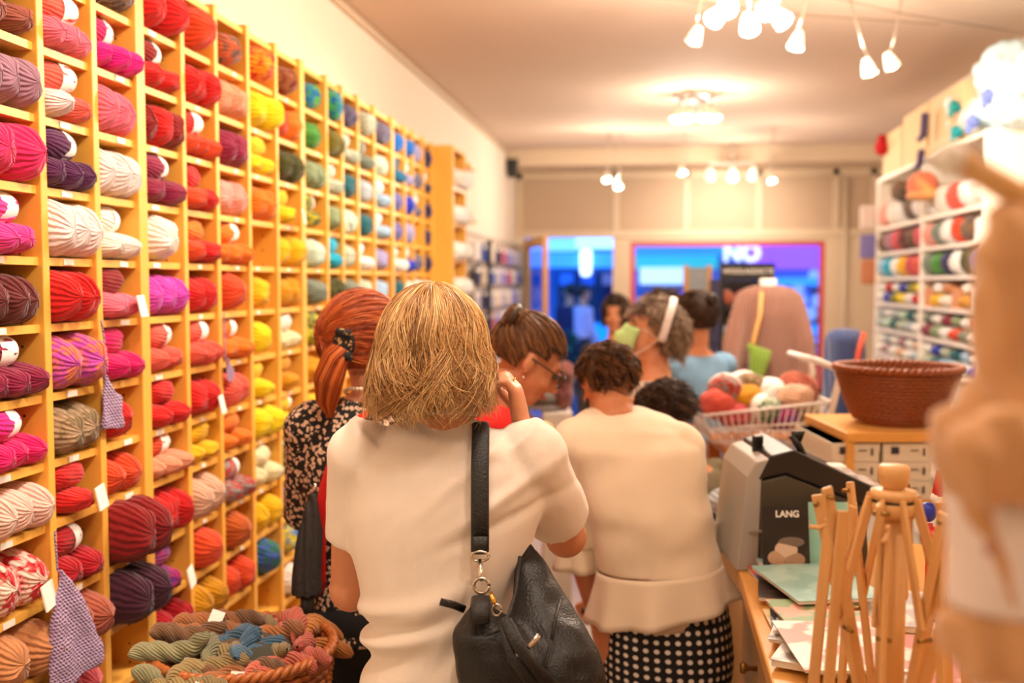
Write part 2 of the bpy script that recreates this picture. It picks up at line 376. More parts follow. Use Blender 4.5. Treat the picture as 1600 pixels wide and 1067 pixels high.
for i, (px, py) in enumerate([(1245, 452), (1265, 490), (1270, 432), (1250, 470), (1275, 470)]):
    c_ = onY(px, py, YF); link('round_sticker', MB().ell((c_.x, -.15, c_.z), (.12, .03, .14)).mesh(smooth=True), em('sticker_pale', (150, 180, 230), .7), fac)
lt = onY(920, 411, YF); lamp_o = (link('street_lantern', MB().lathe([(.06, -.28), (.11, -.22), (.12, .2), (.07, .26)], (0, 0, 0), 12).mesh(smooth=True), em('street_lamp', (200, 225, 255), 2.5), fac))
lamp_o.location = (lt.x, -.9, lt.z)
tag_text('NO', .46, em('sign_letters', (235, 240, 245), 1.35), fac, (onY(1157, 397, YF).x, -.32, onY(1157, 397, YF).z), (math.pi/2, 0, 0), 'sign_lettering', .02, bold=.02)
# ------------------------------------------------------------------ ceiling lamps
m_chrome = M('brushed_chrome', (205, 200, 192), .3, 1)
m_bulb = M('lit_halogen', (255, 226, 180), .3, emit=14)
m_cable = M('lamp_cable', (120, 100, 80), .4, .5)
m_cup = M('white_lamp_cup', (240, 230, 214), .35, emit=.0)
cup_me = MB().lathe([(.012, .05), (.020, .045), (.030, .02), (.040, -.02), (.042, -.045), (.036, -.045), (.030, -.02), (.01, -.0)], n=16).mesh(smooth=True)
bulb_me = MB().ell((0, 0, -.03), (.034, .034, .02), n=14, m=8).mesh(smooth=True)
def head(parent, loc, aim, s=1.0):
    q = Vector(aim).to_track_quat('-Z', 'Y').to_euler()
    c = link('lamp_cup', cup_me, m_cup, parent, loc, q, (s, s, s))
    link('bulb', bulb_me, m_bulb, c)
    return c
def wirelamp(px, py, D, dy, aim, label, top=None, power=16):
    p = W(px, py, D); t = thing('wire_spotlight', label, 'spotlight', p, 0, 'halogen spots on the ceiling wires')
    head(t, (0, 0, 0), aim, .82)
    rise = CEIL-p.z
    link('lamp_rod', MB().tube([(0, 0, .04), (dy*.25, 0, .10), (dy, .02, rise)], .005, 6).mesh(smooth=True), m_chrome, t)
    point(p+Vector(aim).normalized()*.09, power, .04)
    return t
wirelamp(1087, 55, 4.3, .05, (-.4, .3, -1), 'halogen spot on a wire just below the five-headed lamp', power=14)
wirelamp(1246, 62, 4.3, .08, (-.3, -.2, -1), 'single halogen spot with dark rod between the lamp cluster and pair')
wirelamp(1356, 105, 4.5, -.10, (.3, .1, -1), 'left halogen spot of the pair nearest the white shelves', power=9)
wirelamp(1391, 95, 4.6, .06, (.5, .1, -1), 'right halogen spot of the pair nearest the white shelves', power=7)
wirelamp(948, 276, 9.0, .02, (.1, -.5, -1), 'upper of two small far spots above the shop door', power=16)
wirelamp(966, 287, 9.0, .02, (.1, -.5, -1), 'lower of two small far spots above the shop door', power=16)
wirelamp(1066, 265, 9.0, .02, (.2, -.4, -1), 'small far spot alone between the door and the window lamp', power=14)
wirelamp(1205, 277, 8.6, .02, (.2, -.4, -1), 'small far spot at the right end above the window', power=16)
cab = thing('lamp_cable', 'pair of thin lamp wires strung under the ceiling', 'cable', (0, 0, CEIL-.12))
for (a, b) in (((980, -10), (1470, 38)), ((1190, -30), (1600, 52))):
    A = onZ(*a, CEIL-.12); B = onZ(*b, CEIL-.12)
    A.z = B.z = 0; link('wire', MB().tube([A, (A+B)/2-Vector((0, 0, .02)), B], .0025, 6).mesh(), m_cable, cab)
# five-headed ceiling lamp near the top edge
cl = thing('ceiling_spot_cluster', 'round white ceiling lamp with five tilted spot heads', 'ceiling lamp', (0, 0, 0))
cc = onZ(1163, -55, CEIL); cl.location = cc
link('ceiling_plate', MB().lathe([(.0, -.03), (.10, -.03), (.12, -.015), (.12, 0)], n=28).mesh(smooth=True), m_cup, cl)
for i, (px, py, ax) in enumerate([(1122, 22, (-.5, -.6, -.7)), (1140, 10, (-.3, -1, -.5)), (1170, 35, (.1, -.5, -1)), (1193, 14, (.3, -1, -.5)), (1216, 25, (.6, -.5, -.8))]):
    p = W(px, py, 4.0)-cc
    head(cl, p, ax, .92)
    link('lamp_arm', MB().tube([(p.x*.5, p.y*.5, -.02), (p.x*.95, p.y*.95, p.z*.4), p+Vector((0, 0, .05))], .006, 6).mesh(smooth=True), m_chrome, cl)
    point(cc+p+Vector(ax).normalized()*.10, 15, .04)
# flush lamp in the middle of the ceiling
fl = thing('flush_ceiling_lamp', 'round metal ceiling lamp with four glowing bulbs in mid-room', 'ceiling lamp', onZ(1088, 146, CEIL))
link('ceiling_plate', MB().lathe([(0, -.05), (.13, -.05), (.155, -.03), (.16, 0)], n=28).mesh(smooth=True), m_chrome, fl)
for i, (dx, dy) in enumerate(((-.125, 0), (-.06, -.06), (.05, -.05), (.12, 0))):
    c = head(fl, (dx, dy, -.14), (dx*3, dy*2-.3, -1), 1.1)
    link('lamp_arm', MB().tube([(dx*.8, dy*.8, -.03), (dx, dy, -.12)], .01, 8).mesh(smooth=True), m_chrome, fl)
point(fl.location+Vector((-.1, -.05, -.30)), 18, .06); point(fl.location+Vector((.12, -.05, -.30)), 18, .06)
# track lamp above the window
tp = W(1145, 256, 9.6); tr = thing('track_lamp', 'short ceiling bar with three white shaded spots above the window', 'track lamp', tp)
link('track_bar', MB().box((0, 0, 0), (.42, .04, .03)).mesh(bevel=.005), m_chrome, tr)
link('ceiling_rod', MB().tube([(0, 0, 0), (0, 0, CEIL-tp.z)], .01, 8).mesh(smooth=True), m_chrome, tr)
for dx in (-.22, .0, .20):
    head(tr, (dx, 0, -.09), (.0, .5, -1), 1.25); link('lamp_arm', MB().tube([(dx*.9, 0, 0), (dx, 0, -.06)], .008, 6).mesh(), m_chrome, tr)
    spot(tp+Vector((dx, .05, -.15)), (tp.x+dx*1.4, YB, 2.2), 24, 95)
point(tp+Vector((0, -.1, -.22)), 14, .05)
# ------------------------------------------------------------------ wall of cubby shelves on the left
XS = -1.2; DEP = XS-XL
m_pine = wood('yellow_pine', (242, 180, 76), (6, 6, 1), .82, .4)
m_pine_h = wood('yellow_pine_drilled', (242, 180, 76), (6, 6, 1), .82, .4, holes=True)
m_pine_b = wood('yellow_pine_board', (244, 184, 82), (1, 5, 6), .84, .4)
m_tagp = M('white_paper', (245, 240, 230), .7)
starts = [-25, 78, 160, 233, 295, 346, 395, 438, 479, 515, 539, 563, 588, 617, 635, 648, 664]
PY = [onX(px, 450, XS).y for px in starts]; PY.append(PY[-1]+.21)
HB = [.75, .61, .471, .332, .1915, .051, -.083, -.224, -.361, -.487, -.64, -.78, -.92, -1.06, -1.2, -1.34, -1.50]
ZB = [CAMZ+h for h in HB]
BT = .016
shelf = thing('cubby_shelf', 'tall yellow pine wall shelf of small open cubbies filled with yarn', 'shelf', (XL, PY[0], 0))
ztop = ZB[0]+.012
def part_at(name, me, mat, c): return link(name, me, mat, shelf, Vector(c)-shelf.location)
post_me = MB().box((0, 0, 0), (DEP, .022, ztop)).mesh(bevel=.002)
dbl_me = MB().box((0, 0, 0), (DEP, .04, ztop)).mesh(bevel=.002)
for k, y in enumerate(PY):
    big = k in (3, 8, 13)
    part_at('post', dbl_me if big else post_me, m_pine_h, (XL+DEP/2+.001, y-(.02 if big else .011), ztop/2))
tag_me = MB().box((0, 0, 0), (.002, .035, .012)).mesh()
tag_me2 = MB().box((0, 0, 0), (.002, .022, .010)).mesh()
for c in range(len(PY)-1):
    wdt = PY[c+1]-PY[c]-(.04 if (c+1) in (3, 8, 13) else .022)
    bme = MB().box((0, 0, 0), (DEP-.02, wdt, BT)).mesh()
    for r, z in enumerate(ZB):
        part_at('shelf_board', bme, m_pine_b, (XL+DEP/2, PY[c]+wdt/2, z-BT/2))
        if 1 <= r < 12 and c < 9 and (r*7+c*5) % 10 < 7:
            part_at('price_tag', tag_me if c < 4 else tag_me2, m_tagp, (XS-.0085, PY[c]+wdt*(.3+.35*((r*3+c) % 3)/2), z-.008))
bk = part_at('back_panel', MB().box((0, 0, 0), (.012, PY[-1]-PY[0], ztop)).mesh(), m_pine, (XL+.006, (PY[0]+PY[-1])/2, ztop/2))
# ---- yarn ball meshes (unit half-axes, winding axis along X)
def skein_me(seed, lumps=.045, n=60, m=20, e1=2.5, e2=2.3):
    rnd = random.Random(seed); mb = MB(); vs = []; fs = []; uv = []
    off = Vector((rnd.random()*9, rnd.random()*9, rnd.random()*9))
    for k in range(m+1):
        t = -1+2*k/m; t = math.copysign(abs(t)**.8, t)
        r = max(0, 1-abs(t)**e1)**(1/e2)
        for i in range(n+1):
            a = 2*math.pi*i/n
            q = Vector((t, r*math.cos(a), r*math.sin(a))); d = 1+lumps*2*noise.noise(q*1.7+off)+.010*math.sin(a*13+t*3+2*noise.noise(q*2+off))+.010*math.sin(a*5-t*2+seed)
            vs.append(q*d); uv.append((i/n, k/m))
    for k in range(m):
        for i in range(n):
            fs.append((k*(n+1)+i, k*(n+1)+i+1, (k+1)*(n+1)+i+1, (k+1)*(n+1)+i))
    me = bpy.data.meshes.new('yarn_ball'); me.from_pydata(vs, [], fs)
    l = me.uv_layers.new(name='uv'); l.data.foreach_set('uv', [c for f in fs for i in f for c in uv[i]])
    me.shade_smooth(); me.materials.append(None)
    return me
BALLS = [skein_me(i) for i in range(4)]
def band_me(t0, t1, g=.035, n=28):
    vs = []; fs = []; uv = []
    K = 5
    for k in range(K+1):
        t = t0+(t1-t0)*k/K; r = max(0, 1-abs(t)**2.5)**(1/2.3)+g
        for i in range(n+1):
            a = 2*math.pi*i/n; vs.append((t, r*math.cos(a), r*math.sin(a))); uv.append((i/n, k/K))
    for k in range(K):
        for i in range(n): fs.append((k*(n+1)+i, k*(n+1)+i+1, (k+1)*(n+1)+i+1, (k+1)*(n+1)+i))
    me = bpy.data.meshes.new('paper_band'); me.from_pydata(vs, [], fs); l = me.uv_layers.new(name='uv'); l.data.foreach_set('uv', [c for f in fs for i in f for c in uv[i]])
    me.shade_smooth(); me.materials.append(None); return me
BANDS = [band_me(.02, .78), band_me(-.3, .3)]
def band_mat():
    if 'paper_band' in MATS: return MATS['paper_band']
    m = M('paper_band', (246, 242, 234), .6); nt = m.node_tree; b = nt.nodes['Principled BSDF']
    tc = nn(nt, 'ShaderNodeTexCoord'); br = nn(nt, 'ShaderNodeTexBrick'); br.inputs['Scale'].default_value = 1; br.inputs['Brick Width'].default_value = .03; br.inputs['Row Height'].default_value = .16; br.inputs['Mortar Size'].default_value = .012
    br.inputs['Color1'].default_value = (.05, .05, .05, 1); br.inputs['Color2'].default_value = (.3, .3, .3, 1); br.inputs['Mortar'].default_value = (.92, .9, .86, 1)
    mp = nn(nt, 'ShaderNodeMapping'); mp.inputs['Scale'].default_value = (1, 1, 1); nt.links.new(tc.outputs['UV'], mp.inputs['Vector']); nt.links.new(mp.outputs['Vector'], br.inputs['Vector'])
    sp = nn(nt, 'ShaderNodeSeparateXYZ'); nt.links.new(tc.outputs['UV'], sp.inputs[0])
    def rng(sock, a, bb):
        n = nn(nt, 'ShaderNodeMath', operation='COMPARE'); n.inputs[1].default_value = (a+bb)/2; n.inputs[2].default_value = (bb-a)/2; nt.links.new(sock, n.inputs[0]); return n.outputs[0]
    fr = nn(nt, 'ShaderNodeMath', operation='FRACT'); ml = nn(nt, 'ShaderNodeMath', operation='MULTIPLY'); ml.inputs[1].default_value = 4; nt.links.new(sp.outputs['X'], ml.inputs[0]); nt.links.new(ml.outputs[0], fr.inputs[0])
    a = rng(fr.outputs[0], .4, .62); c = rng(sp.outputs['Y'], .42, .6)
    mu = nn(nt, 'ShaderNodeMath', operation='MULTIPLY'); nt.links.new(a, mu.inputs[0]); nt.links.new(c, mu.inputs[1])
    mx = nn(nt, 'ShaderNodeMix', data_type='RGBA'); mx.inputs['A'].default_value = (.92, .89, .84, 1); nt.links.new(mu.outputs[0], mx.inputs['Factor']); nt.links.new(br.outputs['Color'], mx.inputs['B'])
    nt.links.new(mx.outputs['Result'], b.inputs['Base Color']); return m
C = {  # yarn colours: word, sRGB, second colour
 'brn': ('rust brown', (150, 78, 60)), 'mauve': ('dusty mauve', (166, 122, 140)), 'dpk': ('deep pink', (226, 40, 100)), 'fuch': ('bright fuchsia', (240, 60, 150)),
 'mrn': ('brown maroon', (110, 48, 48)), 'plum': ('wine plum', (140, 28, 66)), 'hot': ('hot pink', (232, 20, 106)), 'pale': ('pale blush', (244, 200, 186)),
 'tulip': ('red and white flecked', (214, 40, 52), (240, 205, 190)), 'cam': ('camel tan', (206, 140, 92)), 'pink': ('rose pink', (238, 112, 136)), 'coral': ('coral', (228, 92, 76)),
 'wpk': ('white blush', (250, 228, 226)), 'purp': ('dark purple', (86, 32, 78)), 'wht': ('creamy white', (246, 234, 224)), 'red': ('bright red', (206, 26, 24)),
 'vari': ('coral and violet', (220, 116, 80), (190, 70, 170)), 'oliv': ('olive taupe', (126, 106, 72), (168, 140, 110)), 'crim': ('crimson', (176, 14, 30)), 'terra': ('terracotta', (176, 92, 70)),
 'rose': ('dusty rose', (214, 88, 100)), 'gbr': ('grey brown', (130, 100, 76), (90, 74, 66)), 'mag': ('vivid magenta', (226, 24, 140)), 'mag2': ('raspberry magenta', (214, 10, 100)),
 'dred': ('dark red', (134, 18, 20)), 'dpur': ('aubergine', (66, 24, 44)), 'org': ('red orange', (222, 74, 34)), 'vio': ('orchid violet', (214, 74, 190)),
 'peach': ('peach', (240, 160, 124)), 'ora': ('orange', (236, 124, 30)), 'yel': ('golden yellow', (248, 194, 20)), 'yel2': ('lemon yellow', (252, 220, 20)), 'bei': ('beige pink', (222, 178, 150)),
 'mus': ('mustard', (214, 150, 20)), 'grv': ('grey and orange', (110, 92, 84), (206, 100, 60)), 'lpk': ('light pink', (240, 164, 150)), 'multi': ('red grey white', (190, 50, 40), (150, 140, 136)),
 'brnor': ('brown orange', (196, 92, 30)), 'rain': ('red and gold', (210, 40, 20), (236, 150, 20)), 'crm': ('cream', (246, 232, 186)), 'grn': ('leaf green', (72, 146, 56)), 'dgrn': ('dark moss green', (70, 72, 30)),
 'sage': ('sage green', (140, 160, 122)), 'gyel': ('green and yellow', (60, 84, 50), (190, 180, 30)), 'psage': ('pale sage', (186, 196, 176)), 'olv2': ('olive green', (110, 102, 30)), 'ggry': ('grey green', (120, 134, 120)),
 'turq': ('bright turquoise', (10, 176, 214)), 'teal': ('dark teal', (16, 96, 110)), 'mint': ('pale mint', (198, 224, 206)), 'lgry': ('light blue grey', (176, 190, 200)), 'bgry': ('slate blue', (74, 92, 116), (120, 110, 140)),
 'dgb': ('dark grey blue', (62, 62, 78), (96, 92, 130)), 'spir': ('green and blue spiral', (70, 170, 40), (10, 100, 170)), 'blu': ('bright blue', (12, 110, 206)), 'peri': ('periwinkle', (108, 112, 184)), 'lav': ('pale lavender', (160, 158, 206)),
 'roy': ('royal blue', (16, 50, 196)), 'navy': ('navy', (34, 34, 84)), 'lbl': ('light blue', (160, 196, 226)), 'tblu': ('teal blue', (10, 116, 160)), 'bgr': ('blue and yellow', (20, 110, 200), (214, 200, 40)), 'bgo': ('green orange blue', (30, 110, 60), (60, 90, 170)), 'vimag': ('magenta and violet', (170, 20, 90), (110, 40, 130)),
 'snow': ('snow white', (250, 248, 246)), 'gwr': ('green and white', (200, 210, 190), (60, 120, 70)), 'dkred2': ('dark red fleck', (110, 30, 30), (150, 90, 50)),
}
def ymat(k):
    e = C[k]; return yarn(e[1], e[2] if len(e) > 2 else None)
# (bottom count, colour, top ball colour or None, flags) per cubby, rows from the top; flags: b band on top ball, p paper card, B big
TAB = {
 0: [(0,), (2, 'brn', 'brn', ''), (3, 'mauve', None, ''), (2, 'dpk', None, 'B'), (2, 'fuch', 'fuch', 'b'), (3, 'mrn', None, ''), (3, 'plum', 'plum', 'b'), (3, 'hot', 'mag', 'b'), (3, 'pale', None, ''), (2, 'tulip', None, 'p'), (2, 'cam', None, 'B'), (2, 'brn', None, '')],
 1: [(2, 'pink', None, ''), (3, 'pink', 'coral', 'b'), (2, ('wpk', 'coral'), 'coral', 'b'), (3, 'purp', 'purp', 'b'), (3, 'wpk', None, 'B'), (3, 'red', None, 'B'), (2, ('vari', 'vari'), None, 'B'), (2, 'oliv', None, ''), (1, 'red', 'red', 'p'), (2, 'crim', 'crim', 'b'), (2, 'terra', None, 'B'), (2, 'rose', None, '')],
 2: [(2, 'gbr', None, ''), (3, 'mag', 'mag2', 'b'), (3, 'pink', None, ''), (3, 'wpk', None, ''), (2, 'wht', 'wht', 'b'), (2, 'pink', 'dred', 'p'), (2, 'mag2', 'mag2', ''), (1, 'red', None, ''), (2, 'org', None, ''), (2, 'dred', None, 'BX'), (2, 'dpur', None, 'BX'), (0,)],
 3: [(2, 'red', None, 'B'), (2, 'red', 'dred', 'b'), (3, ('dred', 'red'), None, ''), (2, 'plum', 'plum', 'b'), (1, 'wht', None, 'B'), (3, 'vio', None, ''), (2, 'coral', 'coral', 'b'), (2, 'red', 'red', ''), (3, 'peach', 'org', 'b'), (3, 'red', None, ''), (1, 'vimag', 'vimag', 'p'), (2, 'crim', None, '')],
 4: [(1, 'org', None, 'B'), (3, 'red', None, ''), (3, 'org', 'red', 'b'), (2, ('org', 'red'), 'red', ''), (2, ('org', 'red'), 'ora', ''), (2, 'red', None, ''), (3, 'coral', 'coral', 'b'), (2, 'red', None, 'p'), (2, 'yel', 'yel', ''), (2, 'bei', None, ''), (1, 'org', None, 'bB'), (2, 'mus', None, '')],
 5: [(1, 'grv', None, ''), (3, 'peach', None, ''), (2, 'plum', None, ''), (2, 'lpk', None, ''), (3, 'ora', 'ora', 'b'), (1, 'org', None, 'B'), (2, 'ora', 'ora', 'b'), (2, 'coral', None, ''), (2, 'ora', 'ora', ''), (2, 'multi', 'multi', 'b'), (1, 'brnor', None, 'B'), (2, 'org', None, '')],
 6: [(1, 'rain', None, 'B'), (2, 'yel2', None, 'B'), (2, 'yel2', 'yel', ''), (2, 'ora', None, ''), (0,), (1, 'yel', None, ''), (1, 'yel2', None, ''), (1, 'yel2', 'yel', ''), (2, 'yel2', None, 'B'), (2, 'crm', 'crm', ''), (2, 'yel', None, ''), (1, 'bgo', None, 'bB')],
 7: [(1, 'dkred2', None, ''), (2, ('org', 'ora'), None, ''), (2, 'dgrn', None, ''), (1, 'yel2', 'yel', 'p'), (2, 'yel', None, ''), (2, 'mus', None, ''), (2, 'crm', 'wht', ''), (1, 'mus', 'mus', ''), (1, 'yel2', 'yel', 'b'), (1, 'gwr', None, ''), (1, 'bgo', None, ''), (1, 'bgr', None, ''), (1, 'wht', None, 'B')],
 8: [(1, 'spir', None, ''), (1, 'grn', None, ''), (2, 'sage', None, ''), (1, 'gyel', 'gyel', 'b'), (1, 'mint', None, ''), (1, 'ggry', None, 'B'), (2, 'gyel', 'gyel', ''), (1, 'mus', None, ''), (1, 'yel', None, '')],
 9: [(1, 'spir', None, 'BD'), (2, 'olv2', None, ''), (2, 'psage', 'psage', 'b'), (1, 'sage', None, 'p'), (2, 'turq', 'turq', ''), (2, 'dgrn', None, ''), (1, 'grn', None, ''), (1, 'yel', None, '')],
 10: [(1, 'dgb', None, ''), (2, 'psage', 'psage', 'b'), (1, 'teal', None, ''), (1, 'mint', None, ''), (1, 'psage', None, ''), (1, 'ggry', None, 'B')],
 11: [(1, 'psage', None, 'B'), (1, 'ggry', 'ggry', 'b'), (1, 'lgry', None, ''), (1, 'teal', None, ''), (2, 'snow', 'snow', ''), (1, 'psage', None, '')],
 12: [(1, 'bgry', None, ''), (1, 'mint', None, ''), (1, 'lbl', 'snow', ''), (1, 'lbl', 'snow', ''), (1, 'lav', None, ''), (1, 'lbl', None, '')],
 13: [(1, 'blu', None, ''), (2, 'tblu', 'tblu', ''), (1, 'peri', None, ''), (1, 'peri', None, ''), (2, 'snow', 'snow', ''), (1, 'teal', None, '')],
 14: [(1, 'blu', None, ''), (1, 'lav', 'snow', ''), (1, 'roy', None, ''), (1, 'lav', None, ''), (1, 'roy', 'snow', ''), (1, 'wht', None, '')],
 15: [(1, 'lav', None, ''), (1, 'bgry', None, ''), (1, 'bgry', 'snow', ''), (0,), (1, 'bgry', None, ''), (1, 'wht', None, '')],
 16: [(1, 'navy', None, ''), (1, 'navy', 'snow', ''), (1, 'navy', None, ''), (1, 'navy', None, ''), (1, 'navy', None, ''), (1, 'snow', None, '')],
}
ORD = 'first second third fourth fifth sixth seventh eighth ninth tenth eleventh twelfth thirteenth fourteenth fifteenth sixteenth seventeenth'.split()
rnd = random.Random(3)
def ball(colour, loc, half, rot, label, band=None):
    o = link('yarn_ball', rnd.choice(BALLS), None, None, loc, rot, half); omat(o, ymat(colour)); tag(o, label, 'yarn', 'yarn balls in the pine cubby wall')
    if band is not None:
        b = link('paper_band', BANDS[band], None, o); omat(b, band_mat())
    return o
for c, rows in TAB.items():
    y0 = PY[c]; wdt = PY[c+1]-PY[c]-(.04 if (c+1) in (3, 8, 13) else .022)
    for r, e in enumerate(rows):
        if e[0] == 0: continue
        n, colr, top, fl = e; zf = ZB[r+1]; hgt = ZB[r]-ZB[r+1]-BT
        big = 'B' in fl; hb = hgt*((.56 if big else .54) if top else (.96 if big else .88))
        where = f'{ORD[c]} column from the left, {ORD[r]} row'
        sp = {1: .5, 2: .46, 3: .315}[n]*wdt
        hw = {1: .056 if big else .047, 2: .048 if big else .044, 3: .038}[n]
        hw = min(hw, sp*.62 if n > 1 else wdt*.46)
        if c in (8, 10, 11, 12, 13, 14, 15, 16) and n == 1: hw = min(.062, wdt*.44); hb = hgt*(.56 if top else .86)
        for i in range(n):
            col_i = colr[i % len(colr)] if isinstance(colr, tuple) else colr
            yy = y0+wdt*.5+(i-(n-1)/2)*sp
            if n == 1 and c < 9: yy = y0+wdt*.46
            hx = .085+rnd.uniform(-.01, .015)+(.012 if big else 0); out = rnd.uniform(.012, .034)+(.015 if big else 0)+(.05 if 'X' in fl else 0)
            hh = hb/2*rnd.uniform(.95, 1.0)*(1.12 if 'X' in fl else 1)
            pos = '' if n == 1 else (('near', 'far') if n == 2 else ('near', 'middle', 'far'))[i]+' '
            lab = f'{pos}{C[col_i][0]} yarn ball{" underneath" if top else ""}, {where}'
            assert len(lab.split()) <= 16, lab
            if 'D' in fl: ball(col_i, (XS-.02, yy, zf+hgt*.47), (.05, .055, hgt*.47), (0, 0, .5), lab); continue
            ball(col_i, (XS-hx+out, yy, zf+hh+.001), (hx, hw, hh), (rnd.uniform(-.06, .06), rnd.uniform(-.03, .03), rnd.uniform(-.10, .10)), lab, 1 if ('b' in fl and not top) else None)
        if top:
            rr = min(.034, (hgt-hb)*.62); ly = min(.062, wdt*.38)
            if c >= 10: ly = .04
            lab = f'{C[top][0]} yarn ball {"with white band " if "b" in fl else ""}on top, {where}'.replace('column from the left', 'column') if 'b' in fl else f'{C[top][0]} yarn ball on top, {where}'
            ball(top, (XS-.055+rnd.uniform(0, .02), y0+wdt*.48+rnd.uniform(-.02, .01), zf+hb*.93+rr*.9), (ly, rr*1.1, rr), (0, rnd.uniform(-.05, .05), math.pi/2+rnd.uniform(-.25, .1)), lab, 0 if 'b' in fl else None)
        if 'p' in fl:
            t = tag(link('price_card', MB().box((0, 0, 0), (.003, .06, .05)).mesh(), m_tagp, None, (XS+.034, y0+wdt*.66, zf+.03), (0, -.2, .25)), f'white paper card leaning on yarn, {where}', 'card', 'paper cards in the cubbies')
# far deeper unit with white yarn
dx = -1.09+.0
yd0 = PY[-1]+.002
du = thing('deep_shelf', 'deeper pine shelf end unit with white yarn past the cubby wall', 'shelf', (XL, yd0, 0))
zt = 2.37
D2 = -XL+dx
def dp(n, a, b, m=m_pine): return bxo(n, a, b, m, du, .002)
dp('side_panel', (.001, 0, 0), (D2, .025, zt)); dp('side_panel', (.001, .36, 0), (D2, .385, zt)); dp('top_board', (.001, .025, zt-.02), (D2, .36, zt))
dp('back_panel', (.001, .025, 0), (.012, .36, zt-.02))
zz = zt-.02; kk = 0
while zz > .5:
    zz -= .2; dp('shelf_board', (.012, .025, zz-.016), (D2-.005, .36, zz))
    if zz > 1.2:
        for j in range(3):
            o = link('yarn_ball', BALLS[j], None, None, (XL+D2-.03, yd0+.08+.105*j, zz+.05+.001), (0, 0, .1*j), (.085, .052, .05)); omat(o, ymat('snow' if (j+kk) % 3 else 'wht'))
            tag(o, f'{("near", "middle", "far")[j]} white yarn ball in the end unit, {ORD[kk]} shelf down', 'yarn', 'white yarn in the end unit')
    kk += 1
br = thing('wall_ledge', 'two small pine ledges on the wall past the end unit', 'ledge', (XL, yd0+.45, 0))
bxo('ledge_board', (0.001, 0, 2.30), (.42, .22, 2.325), m_pine, br); bxo('ledge_board', (0.001, 0, 1.98), (.42, .22, 2.005), m_pine, br)
# knitted swatches hung on the cubby posts
def ribmat(name, c):
    m = M(name, c, .9, sheen=.4); nt = m.node_tree; b = nt.nodes['Principled BSDF']; tc = nn(nt, 'ShaderNodeTexCoord')
    w1 = nn(nt, 'ShaderNodeTexWave'); w1.inputs['Scale'].default_value = 60; w1.inputs['Distortion'].default_value = 2; w1.bands_direction = 'DIAGONAL'
    w2 = nn(nt, 'ShaderNodeTexWave'); w2.inputs['Scale'].default_value = 45; w2.bands_direction = 'Z'; w2.inputs['Distortion'].default_value = 3
    for x in (w1, w2): nt.links.new(tc.outputs['Object'], x.inputs['Vector'])
    ad = nn(nt, 'ShaderNodeMath', operation='ADD'); nt.links.new(w1.outputs['Fac'], ad.inputs[0]); nt.links.new(w2.outputs['Fac'], ad.inputs[1])
    bp = nn(nt, 'ShaderNodeBump'); bp.inputs['Strength'].default_value = .8; bp.inputs['Distance'].default_value = .006; nt.links.new(ad.outputs[0], bp.inputs['Height']); nt.links.new(bp.outputs['Normal'], b.inputs['Normal'])
    return m
def swatch(name, poly, X, col, label, thick=.012, string=None):
    """hanging knitted piece, outline given on the shelf-front plane"""
    pts = [onX(x, y, X) for x, y in poly]; o0 = pts[0]
    mb = MB(); n = len(pts)
    cen = sum(pts, Vector())/n
    mb.prism([p-o0 for p in pts], (thick, 0, 0))
    me = remesh(mb, .005, 6, lambda co: .004*noise.noise(co*30)+.004*math.sin(co.y*60+co.z*25), name)
    o = link(name, me, ribmat(name+'_knit', col), None, o0); tag(o, label, 'knit swatch')
    if string: link('hanging_string', MB().tube([onX(*q, X)-o0 for q in string], .0022, 6).mesh(), ribmat(name+'_knit', col), o)
    return o
swatch('knitted_swatch', [(90, 890), (118, 930), (140, 975), (156, 1010), (152, 1035), (110, 1067), (70, 1085), (72, 1040), (80, 960)], XS+.03, (180, 146, 190), 'lilac hand-knitted swatch hanging on the post by terracotta yarn', .014, [(90, 892), (86, 840), (86, 830)])
swatch('knitted_swatch', [(158, 580), (172, 612), (184, 620), (180, 640), (187, 665), (180, 672), (157, 672), (156, 620)], XS+.012, (206, 24, 18), 'small red crocheted swatch hanging on a post by red yarn', .012, [(160, 585), (163, 530), (158, 500)])
swatch('knitted_swatch', [(352, 560), (362, 585), (358, 600), (352, 598), (350, 580)], XS+.012, (70, 90, 116), 'tiny slate blue swatch hanging from a post by orange yarn', .01, [(352, 562), (351, 530), (350, 488)])
